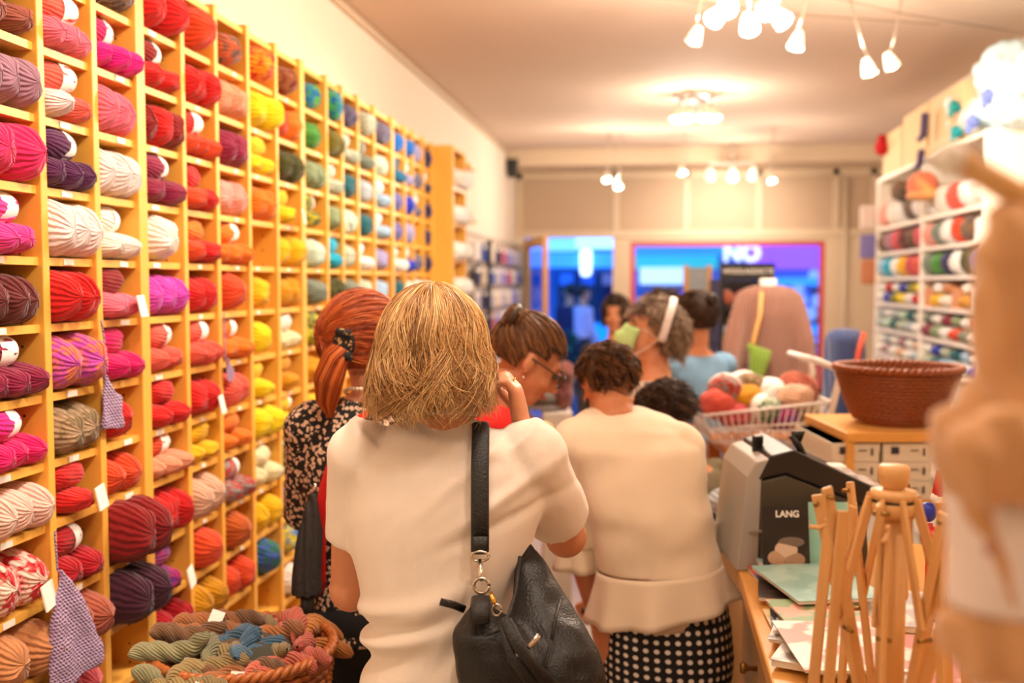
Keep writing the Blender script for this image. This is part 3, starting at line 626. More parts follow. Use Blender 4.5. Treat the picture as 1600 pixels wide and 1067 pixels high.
# ------------------------------------------------------------------ people
m_skin = M('skin', (222, 160, 126), .5, bump=.05, bscale=250, var=.06, vscale=30, spec=.4)
m_skin2 = M('skin_tanned', (206, 138, 100), .5, bump=.05, bscale=250, var=.06, vscale=30, spec=.4)
m_lip = M('lips', (176, 88, 80), .5); m_eyew = M('eye', (70, 50, 40), .2)
def Rz(a): return Matrix.Rotation(a, 3, 'Z')
def Rx(a): return Matrix.Rotation(a, 3, 'X')
def Ry(a): return Matrix.Rotation(a, 3, 'Y')
def hand(mb, w_, d, n, side=1, curl=.6, s=1.0):
    w_ = Vector(w_); d = Vector(d).normalized(); n = Vector(n); n = (n-d*n.dot(d)).normalized(); t = d.cross(n)*side
    mb.loft([(w_-d*.01*s, t*.024*s, n*.018*s), (w_+d*.02*s, t*.032*s, n*.018*s), (w_+d*.05*s, t*.041*s, n*.017*s), (w_+d*.085*s, t*.041*s, n*.014*s), (w_+d*.094*s, t*.036*s, n*.010*s)], 14)
    for off, ln in zip((.031, .0105, -.0105, -.031), (.072, .080, .075, .058)):
        p = w_+d*.083*s+t*off*s; pts = [p-d*.012*s, p]; a = curl*.45; dd = d
        for fr in (.45, .31, .24):
            dd = d*math.cos(a)+n*math.sin(a); p = p+dd*ln*fr*s; pts.append(p); a += curl*1.15
        mb.tube(pts, [.0092*s, .0095*s, .0086*s, .0078*s, .0062*s], 8)
    p = w_+d*.022*s+t*.030*s; q1 = p+(d*.62+t*.62+n*.42).normalized()*.036*s; q2 = q1+(d*.8+t*.15+n*.5).normalized()*.030*s; q3 = q2+(d*.8-t*.1+n*.5).normalized()*.022*s
    mb.tube([p-t*.012*s, p, q1, q2, q3], [.014*s, .0135*s, .0110*s, .0100*s, .0072*s], 8)
def headmesh(mb, c, R, s=1.0):
    c = Vector(c)
    def e(p, r): mb.ell(c+R @ (Vector(p)*s), [v*s for v in r], R, 18, 12)
    e((0, -.012, .032), (.074, .094, .086)); e((0, .018, -.02), (.064, .074, .088)); e((0, .045, -.078), (.042, .042, .034)); e((0, .07, .028), (.052, .022, .022))
    e((.036, .062, -.025), (.024, .024, .022)); e((-.036, .062, -.025), (.024, .024, .022))
    mb.tube([c+R @ (Vector(p)*s) for p in ((0, .086, .022), (0, .100, .0), (0, .112, -.026), (0, .088, -.034))], [.008*s, .009*s, .0135*s, .010*s], 8)
    e((0, .084, -.056), (.021, .012, .010))
    for x in (-1, 1):
        E = R @ Rz(x*.35)
        mb.ell(c+R @ (Vector((x*.076, -.008, -.008))*s), [.009*s, .020*s, .033*s], E, 12, 8)
def facebits(parent, c, R, s=1.0):
    c = Vector(c)
    for x in (-1, 1):
        link('eye', MB().ell(c+R @ (Vector((x*.031, .080, .004))*s), (.011*s, .008*s, .006*s), R, 12, 8).mesh(smooth=True), m_eyew, parent)
        link('eyebrow', MB().tube([c+R @ (Vector((x*a, b, z))*s) for a, b, z in ((.014, .090, .026), (.032, .088, .031), (.050, .076, .024))], [.003*s, .0038*s, .002*s], 6).mesh(smooth=True), M('brow', (96, 66, 46), .8), parent)
    link('mouth', MB().tube([c+R @ (Vector(p)*s) for p in ((-.022, .083, -.058), (-.008, .095, -.055), (.008, .095, -.055), (.022, .083, -.058))], [.002*s, .0055*s, .0055*s, .002*s], 8).mesh(smooth=True), m_lip, parent)
def limb(mb, pts, rad, n=14): mb.tube(pts, rad, n)
def arm(mb, sh, el, wr, s=1.0, k=0.0):
    sh, el, wr = Vector(sh), Vector(el), Vector(wr)
    mb.tube([sh, sh.lerp(el, .35), sh.lerp(el, .75), el, el.lerp(wr, .3), el.lerp(wr, .7), wr, wr+(wr-el).normalized()*.01], [(.050+k)*s, (.047+k)*s, (.041+k)*s, (.039+k)*s, (.040+k)*s, (.031+k)*s, (.025+k)*s, .024*s], 14)
    mb.ell(sh, [(.054+k)*s]*3); mb.ell(el, [(.041+k)*s]*3)
def leg(mb, hip, kn, an, fwd, k=0.0, foot=True):
    hip, kn, an = Vector(hip), Vector(kn), Vector(an)
    mb.tube([hip+Vector((0, 0, .06)), hip, hip.lerp(kn, .5), kn, kn.lerp(an, .3), an], [.085+k, .088+k, .070+k, .054+k, .053+k, .036+k], 16)
    if foot: mb.ell(an+Vector(fwd)*.06+Vector((0, 0, -.045)), (.042, .042, .035)); mb.ell(an+Vector(fwd)*.13+Vector((0, 0, -.052)), (.045, .06, .028)); mb.ell(an+Vector((0, 0, -.045)), (.036, .045, .04))
def rings(f, rows, k=0.0, side=(1, 0, 0), dep=(0, 1, 0)):
    out = []
    for (y, x, hw, hd, dd) in rows:
        out.append((f.q(x, y, dd), Vector(side)*(hw+k), Vector(dep)*(hd+k)))
    return out
# ---- hair
def valid_scalp(d):
    x, y, z = d
    if y > .42 and z < .40: return False
    if z < -.62: return False
    if abs(x) > .62 and y > -.12 and z < .02: return False
    return True
def scalp_dirs(n, rng):
    out = []
    while len(out) < n:
        v = rng.normal(size=3); v /= np.linalg.norm(v)
        if valid_scalp(v): out.append(v)
    return np.array(out)
HR = (.084, .104, .098); HC = Vector((0, -.012, .026))
def hair_cap(name, parent, c, R, mat, s=1.0, k=1.0):
    c = Vector(c); mb = MB(); n, m = 28, 18; vs = []; keep = {}
    def pos(d): return c+R @ ((HC+Vector((d[0]*HR[0]*k, d[1]*HR[1]*k, d[2]*HR[2]*k)))*s)
    fs = []
    grid = {}
    for a in range(m+1):
        for b in range(n):
            th = math.pi*a/m; ph = 2*math.pi*b/n; d = (math.sin(th)*math.cos(ph), math.sin(th)*math.sin(ph), math.cos(th)); grid[(a, b)] = d
    idx = {}
    def vi(kk):
        if kk not in idx: idx[kk] = len(vs); vs.append(pos(grid[kk]))
        return idx[kk]
    for a in range(m):
        for b in range(n):
            ks = [(a, b), (a, (b+1) % n), (a+1, (b+1) % n), (a+1, b)]
            d = Vector([sum(grid[q][i] for q in ks)/4 for i in range(3)])
            if d.length > 0 and valid_scalp(d.normalized()): fs.append(tuple(vi(q) for q in ks))
    mb.add(vs, fs); me = mb.mesh(name, smooth=True); return link(name, me, mat, parent)
def to_world(P, c, R, s):
    Rm = np.array(R); return (P*s) @ Rm.T+np.array(c)
def hair_fall(parent, c, R, mat, n=2500, length=.2, wave=.012, flick=.3, K=16, s=1.0, vol=1.12, seed=1, r=.0011, tuck=.06, gravR=None, base=True):
    rng = np.random.default_rng(seed); cap = hair_cap('hair', parent, c, R, mat, s, 1.0) if base else parent
    th0 = rng.beta(1.1, 1.6, n)*1.55; a = rng.uniform(0, 2*math.pi, n)
    a = np.where(np.abs((a-math.pi/2+math.pi) % (2*math.pi)-math.pi) < .9, a+math.pi*rng.choice([-.45, .45], n), a)
    cl = np.floor(rng.uniform(0, 60, n)); cl = np.floor(a/6.2832*20+.6*np.sin(th0*5))+np.floor(th0*2.6)*31; L = length*rng.uniform(.78, 1.06, n)*(1+.12*np.sin(cl*3.7)); vv = vol*rng.uniform(.93, 1.10, n)
    ph = cl*2.4+rng.normal(0, .35, n); wv = wave*rng.uniform(.6, 1.3, n)
    tot = L+.10*(1.55-th0); P = np.zeros((n, K, 3))
    for j in range(K):
        u = j/(K-1); dist = u*tot; th = th0+dist/.105; over = np.maximum(0, th-1.5)*.105; tt = np.minimum(th, 1.5)
        hr = np.sin(tt)*vv; z = HC.z+HR[2]*np.cos(tt)*vv-over
        inn = np.clip(over/np.maximum(L, .01), 0, 1.3); hr = hr*(1-tuck*np.sin(inn*2.2))+flick*np.maximum(0, inn-.72)*.6*np.sin(ph*1.7)
        w1 = wv*np.sin(u*9+ph)*u**1.3; w2 = wv*.8*np.cos(u*8+ph*1.3)*u**1.3
        aa = a+w1/.09
        P[:, j, 0] = HC.x+HR[0]*hr*np.cos(aa); P[:, j, 1] = HC.y+(HR[1]*hr)*np.sin(aa)+w2; P[:, j, 2] = z+w2*.6
    tones = np.clip(.5+.28*np.sin(cl*1.9)+rng.normal(0, .18, n), 0, 1)
    return cap, link('hair_strands', strands(to_world(P, c, R, s), r, r*.5, 'hair_strands', tones), mat, cap)
def hair_pull(parent, c, R, mat, clip, n=2000, K=12, s=1.0, seed=2, r=.0010, lift=.05):
    rng = np.random.default_rng(seed); cap = hair_cap('hair', parent, c, R, mat, s, .985)
    d = scalp_dirs(n, rng); cd = np.array(clip, float); cd /= np.linalg.norm(cd); P = np.zeros((n, K, 3)); om = np.arccos(np.clip(d @ cd, -1, 1))[:, None]
    k = 1+rng.uniform(0, .035, n)[:, None]; wob = rng.normal(0, .012, (n, 3)); cl = np.floor(d[:, 0]*14)+np.floor(d[:, 2]*14)*5
    for j in range(K):
        u = j/(K-1); so = np.sin(om)+1e-6; v = (np.sin((1-u)*om)/so)*d+(np.sin(u*om)/so)*cd
        rr = k+lift*u**3+.01*np.sin(u*8+cl[:, None]); P[:, j] = np.array(HC)+v*rr*np.array(HR)+wob*math.sin(u*3.14)*.4
    tones = np.clip(.45+.25*np.sin(cl*2.1)+rng.normal(0, .15, n), 0, 1)
    link('hair_strands', strands(to_world(P, c, R, s), r, r, 'hair_strands', tones), mat, cap)
    return cap
def hair_curly(parent, c, R, mat, n=2200, length=.07, curl=.010, K=12, s=1.0, seed=3, r=.0012, down=.8, vol=1.0, back=.0):
    rng = np.random.default_rng(seed); cap = hair_cap('hair', parent, c, R, mat, s, vol)
    d = scalp_dirs(n, rng); cl = np.floor(d[:, 0]*5.5+20)+np.floor(d[:, 1]*5.5+20)*7+np.floor(d[:, 2]*5.5+20)*3
    ph = cl*1.7+rng.normal(0, .4, n); L = length*rng.uniform(.6, 1.15, n); P = np.zeros((n, K, 3))
    tang = np.array([0, -back, -1.0])-d*(d @ np.array([0, -back, -1.0]))[:, None]; tang += np.stack([np.cos(ph), np.sin(ph), np.zeros(n)], 1)*.5; tang /= np.linalg.norm(tang, axis=1, keepdims=True)
    bi = np.cross(d, tang)
    for j in range(K):
        u = j/(K-1); o = np.array(HC)+d*np.array(HR)*vol
        P[:, j] = o+d*(.012*math.sin(u*2.2)+.003)+tang*(L*u*down)[:, None]+bi*(curl*np.sin(u*9+ph)*u)[:, None]+d*(curl*np.cos(u*9+ph)*u*.9)[:, None]
        P[:, j, 2] -= .012*u*u
    tones = np.clip(.5+.3*np.sin(cl*2.3)+rng.normal(0, .16, n), 0, 1)
    link('hair_strands', strands(to_world(P, c, R, s), r, r*.6, 'hair_strands', tones), mat, cap)
    return cap
def tail(parent, pts, rad, mat, n=500, K=14, r=.0011, seed=5, name='ponytail', swirl=1.0):
    """bundle of strands along a centre line"""
    rng = np.random.default_rng(seed); pts = [Vector(p) for p in pts]; m = len(pts); cx = np.array([list(p) for p in pts])
    ts = np.linspace(0, m-1, K); C_ = np.stack([np.interp(ts, range(m), cx[:, i]) for i in range(3)], 1); rd = np.interp(ts, range(m), rad)
    T = np.gradient(C_, axis=0); T /= np.linalg.norm(T, axis=1, keepdims=True); A = np.cross(T, np.array([.3, 1, .1])); A /= np.linalg.norm(A, axis=1, keepdims=True); B = np.cross(T, A)
    a = rng.uniform(0, 6.28, n); q = np.sqrt(rng.uniform(.02, 1, n)); P = np.zeros((n, K, 3)); cut = rng.uniform(.85, 1, n)
    for j in range(K):
        aa = a+swirl*j/K; P[:, j] = C_[j]+(A[j]*np.cos(aa)[:, None]+B[j]*np.sin(aa)[:, None])*(q*rd[j])[:, None]
    tones = np.clip(.5+.3*np.sin(np.floor(a*4)*2.1)+rng.normal(0, .16, n), 0, 1)
    core = MB().tube(list(C_), list(rd*.85), 10).mesh('core', smooth=True); o = link(name, core, mat, parent)
    link('hair_strands', strands(P, r, r*.5, 'tail_strands', tones), mat, o); return o
def folds(amp, sx=6, sz=14, diag=0.0, seed=0.0):
    o = Vector((seed, seed*.7, seed*1.3))
    def fn(co):
        a = co.x*diag
        return amp*(noise.noise(Vector((co.x*sx, co.y*sx, (co.z+a)*sz))+o)+.5*noise.noise(Vector((co.x*sx*2.3, co.y*sx*2.3, (co.z-a)*sz*1.8))+o))
    return fn
HM = lambda n, *c: hair_mat(n, *c)
# ================= person 1: blonde woman in white T-shirt, back to the camera, black leather bag
f1 = Fr(690, 1.7); q = f1.q
p1 = thing('person', 'person with wavy blonde hair in white T-shirt carrying a black leather shoulder bag', 'person'); f1.place(p1)
hc1 = q(688, 566); R1 = Rz(-.55)
T1 = [(653, 692, .046, .048, .0), (668, 693, .078, .058, .0), (683, 694, .126, .070, .0), (700, 695, .168, .084, 0), (730, 696, .182, .098, 0), (780, 696, .176, .112, 0), (840, 691, .160, .116, 0), (900, 688, .141, .113, 0), (950, 690, .128, .110, 0), (1000, 694, .132, .114, 0), (1067, 698, .150, .125, 0), (1150, 700, .172, .138, 0), (1215, 700, .178, .138, 0)]
sl, el, wl = q(566, 716, 0), q(549, 920, .06), q(640, 905, .30)
sr, er, wr_ = q(828, 716, 0), q(884, 838, .17), q(817, 676, .03)
b = MB(); headmesh(b, hc1, R1)
b.tube([q(690, 590, .0), q(691, 640, -.005), q(692, 680, .0)], [.052, .050, .060], 14)
b.loft(rings(f1, T1, -.024), 24)
arm(b, sl, el, wl); arm(b, sr, er, wr_)
hand(b, wl, (.8, .5, .1), (0, 0, -1), -1, .6)
hand(b, wr_, (-.17, -.03, .98), (-1, .10, -.1), -1, 1.0, .92)
hz = .80
for sx in (-1, 1): leg(b, (sx*.085, 0, hz), (sx*.085, .03, .45), (sx*.085, 0, .08), (0, 1, 0))
body1 = link('body', remesh(b, .0052, 3), m_skin2, p1); facebits(body1, hc1, R1)
b = MB(); b.loft(rings(f1, T1), 28)
hemr = sr.lerp(er, .72)
b.tube([sl+Vector((.03, 0, .03)), sl, sl.lerp(el, .3), sl.lerp(el, .60)], [.060, .064, .058, .054], 16)
b.tube([sr+Vector((-.03, 0, .03)), sr, sr.lerp(er, .35), hemr], [.060, .066, .064, .062], 16)
b.ell(sl, (.063, .063, .063)); b.ell(sr, (.065, .065, .065))
zs = {k: q(690, k).z for k in (940, 965, 985, 1010)}
def f_shirt(co):
    d = .006*noise.noise(Vector((co.x*5, co.y*5, co.z*9)))+.004*noise.noise(Vector((co.x*9+co.z*8, co.y*6, co.z*14-co.x*8)))
    side = math.exp(-((co.x+.13)/.12)**2)
    for z0, w_, a_ in ((zs[940], .014, .007), (zs[965]-.01, .012, -.010), (zs[985]-.006, .014, .009), (zs[1010]-.012, .02, -.006)):
        d += 1.5*a_*side*math.exp(-((co.z-z0-(co.x+.13)*.28)/w_)**2)
    # drape lines from the right armpit and under the strap
    for k, (ax, az, ang, wdt, am) in enumerate(((.11, 1.27, .55, .012, .005), (.12, 1.23, .35, .010, -.005), (.06, 1.32, .7, .011, .004), (-.02, 1.36, -.18, .012, .0035), (.0, 1.10, .6, .02, .005), (.03, 1.02, .75, .018, -.005))):
        t = (co.x-ax)*math.cos(ang)+(co.z-az)*math.sin(ang); n_ = -(co.x-ax)*math.sin(ang)+(co.z-az)*math.cos(ang)
        d += 1.9*am*math.exp(-(n_/wdt)**2)*math.exp(-(t/.09)**2)
    return d
m_tee = M('white_cotton', (240, 226, 212), .85, bump=.12, bscale=600, sheen=.3)
tee = link('t_shirt', remesh(b, .0062, 5, f_shirt), m_tee, p1)
nk = MB(); c0 = q(692, 651); nk.tube([c0+Vector((math.cos(a)*.060, math.sin(a)*.056, .004-.012*math.sin(a))) for a in [2*math.pi*i/28 for i in range(29)]], .0055, 8, flat=.6)
link('collar_band', nk.mesh(smooth=True), m_tee, tee)
b = MB()
for sx in (-1, 1): leg(b, (sx*.085, 0, hz), (sx*.085, .03, .45), (sx*.085, 0, .10), (0, 1, 0), .014, False)
b.ell((0, 0, .86), (.172, .13, .12))
link('trousers', remesh(b, .012, 3, folds(.006, 8, 8)), M('dark_denim', (38, 42, 58), .8), p1)
hm1 = HM('blonde_hair', (120, 78, 40), (204, 150, 88), (244, 208, 146))
cap1, _ = hair_fall(p1, hc1+Vector((-.008, .0, .004)), Rz(-.25), hm1, 8000, .108, .026, .9, 24, .95, 1.04, 11, .0010, -.12)
hair_fall(cap1, hc1+Vector((-.010, .0, .004)), Rz(-.25), hm1, 1200, .120, .030, 1.2, 24, .95, 1.08, 12, .0008, -.14, base=False)
rd = Vector((-.17, -.03, .98)).normalized(); rn = Vector((-1, .10, -.1)); rn = (rn-rd*rn.dot(rd)).normalized(); rt = -rd.cross(rn); ra = .45; rdd = rd*math.cos(ra)+rn*math.sin(ra); rb = rdd.cross(rt)
rc = wr_+rd*.083*.92+rt*.0105*.92+rdd*.080*.22*.92
link('ring', MB().tube([rc+(rt*math.cos(a)+rb*math.sin(a))*.0098 for a in [i*.349 for i in range(19)]], .0016, 6).mesh(smooth=True), M('gold', (220, 170, 80), .2, 1), p1)
# ---- the bag and its strap
m_lea = M('black_leather', (15, 13, 13), .40, bump=.22, bscale=260, spec=.45)
m_lea2 = M('black_leather_strap', (28, 26, 25), .5, bump=.3, bscale=320)
m_ring = M('silver_ring', (210, 200, 186), .2, 1)
bag = thing('shoulder_bag', 'black leather shoulder bag hanging behind the blonde person', 'bag'); f1.place(bag)
b = MB()
def brow(y, x0, x1, hd, dd):
    return (q((x0+x1)/2, y, dd), Vector((abs(q(x1, y, dd).x-q(x0, y, dd).x)/2, 0, 0)), Vector((0, hd, 0)))
b.loft([brow(y, a, c_, h, d) for y, a, c_, h, d in ((938, 738, 766, .010, -.165), (955, 730, 778, .028, -.165), (985, 706, 826, .05, -.165), (1012, 708, 900, .06, -.165), (1045, 712, 946, .065, -.165), (1110, 716, 950, .07, -.165), (1180, 736, 925, .06, -.165), (1225, 765, 890, .035, -.165))], 24, 2.4)
b.loft([brow(y, a, c_, h, d) for y, a, c_, h, d in ((846, 812, 828, .012, -.02), (880, 806, 850, .022, -.05), (925, 800, 884, .035, -.09), (965, 796, 915, .045, -.13), (1005, 800, 936, .05, -.16), (1050, 812, 946, .055, -.165))], 20, 2.2)
link('bag_body', remesh(b, .006, 5, lambda co: .007*noise.noise(Vector((co.x*16+co.z*9, co.y*8, co.z*5-co.x*8)))+.004*noise.noise(co*28)), m_lea, bag)
def bpt(x, y, dd): return q(x, y, dd)
def ribbon(name, pts, hw, mat, th=.25, par=bag, side=(1, 0, 0)): return link(name, MB().tube(pts, hw, 10, th, side).mesh(smooth=True), mat, par)
ribbon('strap', [q(752, 770, .12), q(752, 715, .105), q(752, 680, .072), q(751, 661, .02), q(751, 662, -.03), q(751, 680, -.078), q(750, 730, -.110), q(750, 800, -.126), q(750, 862, -.128)], .0145, m_lea2)
ribbon('strap_stitch_patch', [q(750, 838, -.1335), q(750, 866, -.1345)], .0125, m_lea2, .15)
ribbon('tab', [q(752, 933, -.172), q(750, 950, -.205), q(750, 975, -.214)], .0155, m_lea2, .3)
def ringo(c, rx, rz, name='ring', r=.0022): return link(name, MB().tube([c+Vector((math.cos(a)*rx, 0, math.sin(a)*rz)) for a in [i*.3142 for i in range(21)]], r, 6).mesh(smooth=True), m_ring, bag)
ringo(q(750, 869, -.136), .014, .008); ringo(q(752, 915, -.165), .012, .012, r=.003)
link('snap_hook', MB().tube([q(750, 874, -.137), q(751, 892, -.150), q(752, 907, -.162)], [.003, .005, .003], 8).mesh(smooth=True), m_ring, bag)
ringo(q(776, 953, -.20), .007, .009, r=.0018)
link('snap_hook', MB().tube([q(766, 925, -.19), q(771, 938, -.198), q(775, 948, -.2)], [.003, .004, .002], 8).mesh(smooth=True), MATS['gold'], bag)
ribbon('loose_strap_end', [q(726, 952, -.19), q(708, 945, -.20), q(688, 940, -.205)], .006, m_lea, .4, side=(0, 0, 1))
for k, (a, c_, e_) in enumerate((((786, 965), (808, 1010), (860, 1075)), ((792, 968), (825, 1030), (880, 1085)), ((784, 968), (800, 1030), (838, 1080)))):
    ribbon('tassel_strip', [q(*a, -.232), q(*c_, -.250), q(*e_, -.252)], .0075, m_lea2, .35)
ribbon('zip', [q(806, 1025, -.238), q(830, 1008, -.238), q(842, 992, -.236)], .004, m_ring, .5, side=(0, 0, 1))
ribbon('piping', [q(812, 870, -.078), q(806, 925, -.13), q(795, 960, -.182), q(778, 985, -.228), q(762, 990, -.236)], .003, m_lea2, 1)
ribbon('pocket_seam', [q(862, 1000, -.222), q(868, 965, -.20), q(876, 938, -.155)], .003, m_lea2, 1)
ribbon('pocket_seam', [q(862, 1000, -.222), q(852, 1040, -.236), q(850, 1080, -.24)], .003, m_lea2, 1)
# ================= person 2: red-haired woman in black floral blouse
f2 = Fr(580, 2.3); q = f2.q
p2 = thing('person', 'person with red ponytail and pearl necklace in black floral blouse by the shelf', 'person'); f2.place(p2)
hc2 = q(577, 546, .02); R2 = Rz(-.75)
T2 = [(606, 585, .050, .052, 0), (622, 583, .085, .066, 0), (640, 580, .130, .080, 0), (662, 578, .158, .095, 0), (700, 578, .165, .108, 0), (760, 580, .160, .112, 0), (820, 582, .150, .11, 0), (880, 583, .150, .112, 0), (940, 584, .160, .12, 0), (988, 584, .170, .125, 0)]
sl, el, wl = q(492, 668, .0), q(486, 795, .05), q(545, 815, .28); sr, er, wr_ = q(660, 668, 0), q(690, 800, .05), q(640, 800, .28)
b = MB(); headmesh(b, hc2, R2, 1.0); b.tube([q(580, 580, .0), q(583, 605, 0), q(584, 635, 0)], [.052, .05, .06], 14); b.loft(rings(f2, T2, -.014), 22)
arm(b, sl, el, wl); arm(b, sr, er, wr_); hand(b, wl, (.6, .8, 0), (0, 0, -1), -1, .7); hand(b, wr_, (-.5, .8, .1), (0, 0, -1), 1, .7)
for sx in (-1, 1): leg(b, (sx*.085, 0, .80), (sx*.085, .03, .45), (sx*.085, 0, .08), (0, 1, 0))
body2 = link('body', remesh(b, .0065, 3), m_skin, p2); facebits(body2, hc2, R2)
b = MB(); b.loft(rings(f2, T2[1:]), 26)
b.tube([sl+Vector((.03, 0, .02)), sl, sl.lerp(el, .5), el, el.lerp(wl, .5)], [.055, .064, .066, .066, .05], 16); b.tube([sr+Vector((-.03, 0, .02)), sr, sr.lerp(er, .5), er, er.lerp(wr_, .5)], [.055, .064, .066, .066, .05], 16)
b.ell(sl, (.070, .070, .068)); b.ell(sr, (.070, .070, .068))
m_flor = spots_mat('black_floral_print', (16, 13, 13), (226, 190, 160), 88, .40, (150, 90, 60))
blouse = link('blouse', remesh(b, .008, 4, folds(.010, 7, 6, .5, 3)), m_flor, p2)
b = MB()
for sx in (-1, 1): leg(b, (sx*.085, 0, .80), (sx*.085, .03, .45), (sx*.085, 0, .10), (0, 1, 0), .018, False)
b.ell((0, 0, .84), (.165, .125, .12)); link('trousers', remesh(b, .012, 3), M('black_trousers', (14, 13, 16), .8), p2)
hm2 = HM('red_hair', (112, 36, 10), (186, 80, 24), (224, 128, 58))
clip2 = Rz(.75) @ Vector((-.72, -.60, .06))
cap2 = hair_pull(p2, hc2, R2, hm2, clip2, 4200, 14, 1.05, 21, .0010)
cp = hc2+R2 @ (HC+Vector((clip2.x*HR[0], clip2.y*HR[1], clip2.z*HR[2])).copy())*1.05
cp = q(543, 536, -.085)
tail(cap2, [cp+Vector((.02, .02, .0)), cp, q(524, 560, -.10), q(514, 592, -.10), q(512, 625, -.09), q(517, 652, -.085)], [.020, .022, .030, .034, .026, .006], hm2, 1100, 16, .0011, 22)
clip_o = link('hair_clip', remesh(MB().ell(cp+Vector((-.006, -.01, .0)), (.026, .022, .032)).tube([cp+Vector((-.02, -.02, .028)), cp+Vector((.012, -.03, .02))], .010).tube([cp+Vector((-.02, -.02, -.025)), cp+Vector((.014, -.03, -.03))], .010), .003, 1), spots_mat('clip_print', (14, 14, 16), (190, 140, 80), 90, .25, (60, 110, 120)), p2)
pearls = thing('pearl_necklace', '', 'necklace'); del pearls['category']; del pearls['label']; pearls.parent = p2
pm = MB().ell((0, 0, 0), (.0048, .0048, .0048), None, 10, 6).mesh(smooth=True); m_pl = M('pearl', (244, 226, 198), .25)
for i in range(40):
    a = 2*math.pi*i/40; link('pearl', pm, m_pl, pearls, q(584, 616)+Vector((math.cos(a)*.066, math.sin(a)*.062, -.010*math.cos(a)-.022*math.sin(a)-.005)))
sb = thing('crossbody_bag', 'red leather crossbody bag strap across the floral blouse', 'bag'); f2.place(sb)
m_rl = M('red_leather', (196, 18, 20), .4)
link('strap', MB().tube([q(622, 660, .08), q(618, 630, .02), q(606, 626, -.075), q(580, 638, -.135), q(550, 665, -.150), q(525, 710, -.152), q(508, 760, -.145), q(500, 810, -.13), q(500, 900, -.10), q(503, 930, -.08)], .013, 10, .2, (1, 0, .5)).mesh(smooth=True), m_rl, sb)
link('bag_body', remesh(MB().loft([(q(510, 930, .02), (.02, 0, 0), (0, .07, 0)), (q(510, 950, .02), (.035, 0, 0), (0, .10, 0)), (q(508, 1040, .02), (.04, 0, 0), (0, .11, 0))], 20, 4), .008, 3), m_rl, sb)
um = thing('folded_umbrella', 'dark grey folded umbrella hanging beside the floral blouse', 'umbrella'); f2.place(um)
m_um = M('dark_umbrella_cloth', (44, 40, 38), .75, bump=.3, bscale=90)
b = MB(); pr = [(770, 492, .012), (800, 489, .020), (850, 483, .027), (900, 479, .030), (928, 479, .031)]
for (y, x, r_) in pr: pass
cs = [(q(x, y, -.13), r_) for y, x, r_ in pr]; vs = []
b.loft([(c_, Vector((r_, 0, 0)), Vector((0, r_, 0))) for c_, r_ in cs], 20)
link('canopy', remesh(b, .004, 2, lambda co: .003*math.sin(math.atan2(co.y+.13, co.x-q(480, 850, -.13).x)*8)), m_um, um)
link('handle', MB().tube([q(480, 925, -.13), q(481, 985, -.13)], [.016, .014], 12).mesh(smooth=True), MATS['black_plastic'], um)
link('shaft', MB().tube([q(492, 772, -.13), q(493, 755, -.13)], .004, 8).mesh(smooth=True), m_ring, um)
# ================= person 3: woman with bun and glasses, head bowed to the right, red top
f3 = Fr(800, 2.65); q = f3.q
p3 = thing('person', 'person with brown hair bun and glasses in red top bowing over yarn', 'person'); f3.place(p3)
hc3 = q(824, 564, 0); R3 = Rz(-math.pi/2+.18) @ Rx(-.62)
b = MB(); headmesh(b, hc3, R3, .96)
sl, sr = q(752, 668, .14), q(772, 672, -.15); el, er = q(775, 800, .16), q(800, 812, -.16); wl, wr_ = q(845, 745, .08), q(842, 755, -.06)
b.tube([hc3+R3 @ Vector((0, -.03, -.04)), q(792, 612, 0), q(776, 645, 0)], [.055, .050, .050], 14)
TR = [(q(760, 632, 0), .070, .075), (q(757, 652, 0), .095, .13), (q(756, 700, 0), .10, .17), (q(752, 780, 0), .115, .165), (q(750, 860, 0), .115, .15), (q(750, 930, 0), .13, .165), (q(752, 1010, 0), .14, .175)]
b.loft([(c_, Vector((a-.012, 0, 0)), Vector((0, d-.012, 0))) for c_, a, d in TR], 20)
arm(b, sl, el, wl); arm(b, sr, er, wr_); hand(b, wl, (.9, -.3, .1), (.1, -1, 0), 1, .8); hand(b, wr_, (.9, .3, .1), (.1, 1, 0), -1, .8)
for sx in (-1, 1): leg(b, (-.15, sx*.085, .82), (-.13, sx*.085, .45), (-.16, sx*.085, .08), (1, 0, 0))
body3 = link('body', remesh(b, .007, 3), m_skin2, p3); facebits(body3, hc3, R3)
b = MB(); b.loft([(c_, Vector((a, 0, 0)), Vector((0, d, 0))) for c_, a, d in TR], 22)
for s_, e_, w_ in ((sl, el, wl), (sr, er, wr_)): b.tube([s_+Vector((0, 0, .02)), s_, s_.lerp(e_, .5), e_, e_.lerp(w_, .4)], [.055, .062, .056, .052, .045], 16)
b.ell(sl, (.07, .07, .07)); b.ell(sr, (.07, .07, .07))
link('top', remesh(b, .009, 4, folds(.008, 6, 8, .4, 5)), M('red_jersey', (214, 22, 16), .8), p3)
b = MB()
for sx in (-1, 1): leg(b, (-.15, sx*.085, .82), (-.13, sx*.085, .45), (-.16, sx*.085, .10), (1, 0, 0), .016, False)
b.ell((-.15, 0, .85), (.13, .165, .12)); link('trousers', remesh(b, .012, 3), MATS['dark_denim'], p3)
hm3 = HM('brown_hair', (58, 34, 18), (124, 78, 42), (190, 132, 78))
bun = Vector((0, -.80, .62))
cap3 = hair_pull(p3, hc3, R3, hm3, bun, 2600, 12, .97, 31, .0012)
bc = q(799, 494, -.03)
bm_ = MB().tube([bc+R3 @ Vector((math.cos(a)*.024, .0, math.sin(a)*.024)) for a in [i*.45 for i in range(15)]], .017, 8)
bo = link('hair_bun', remesh(bm_, .004, 2), hm3, cap3)
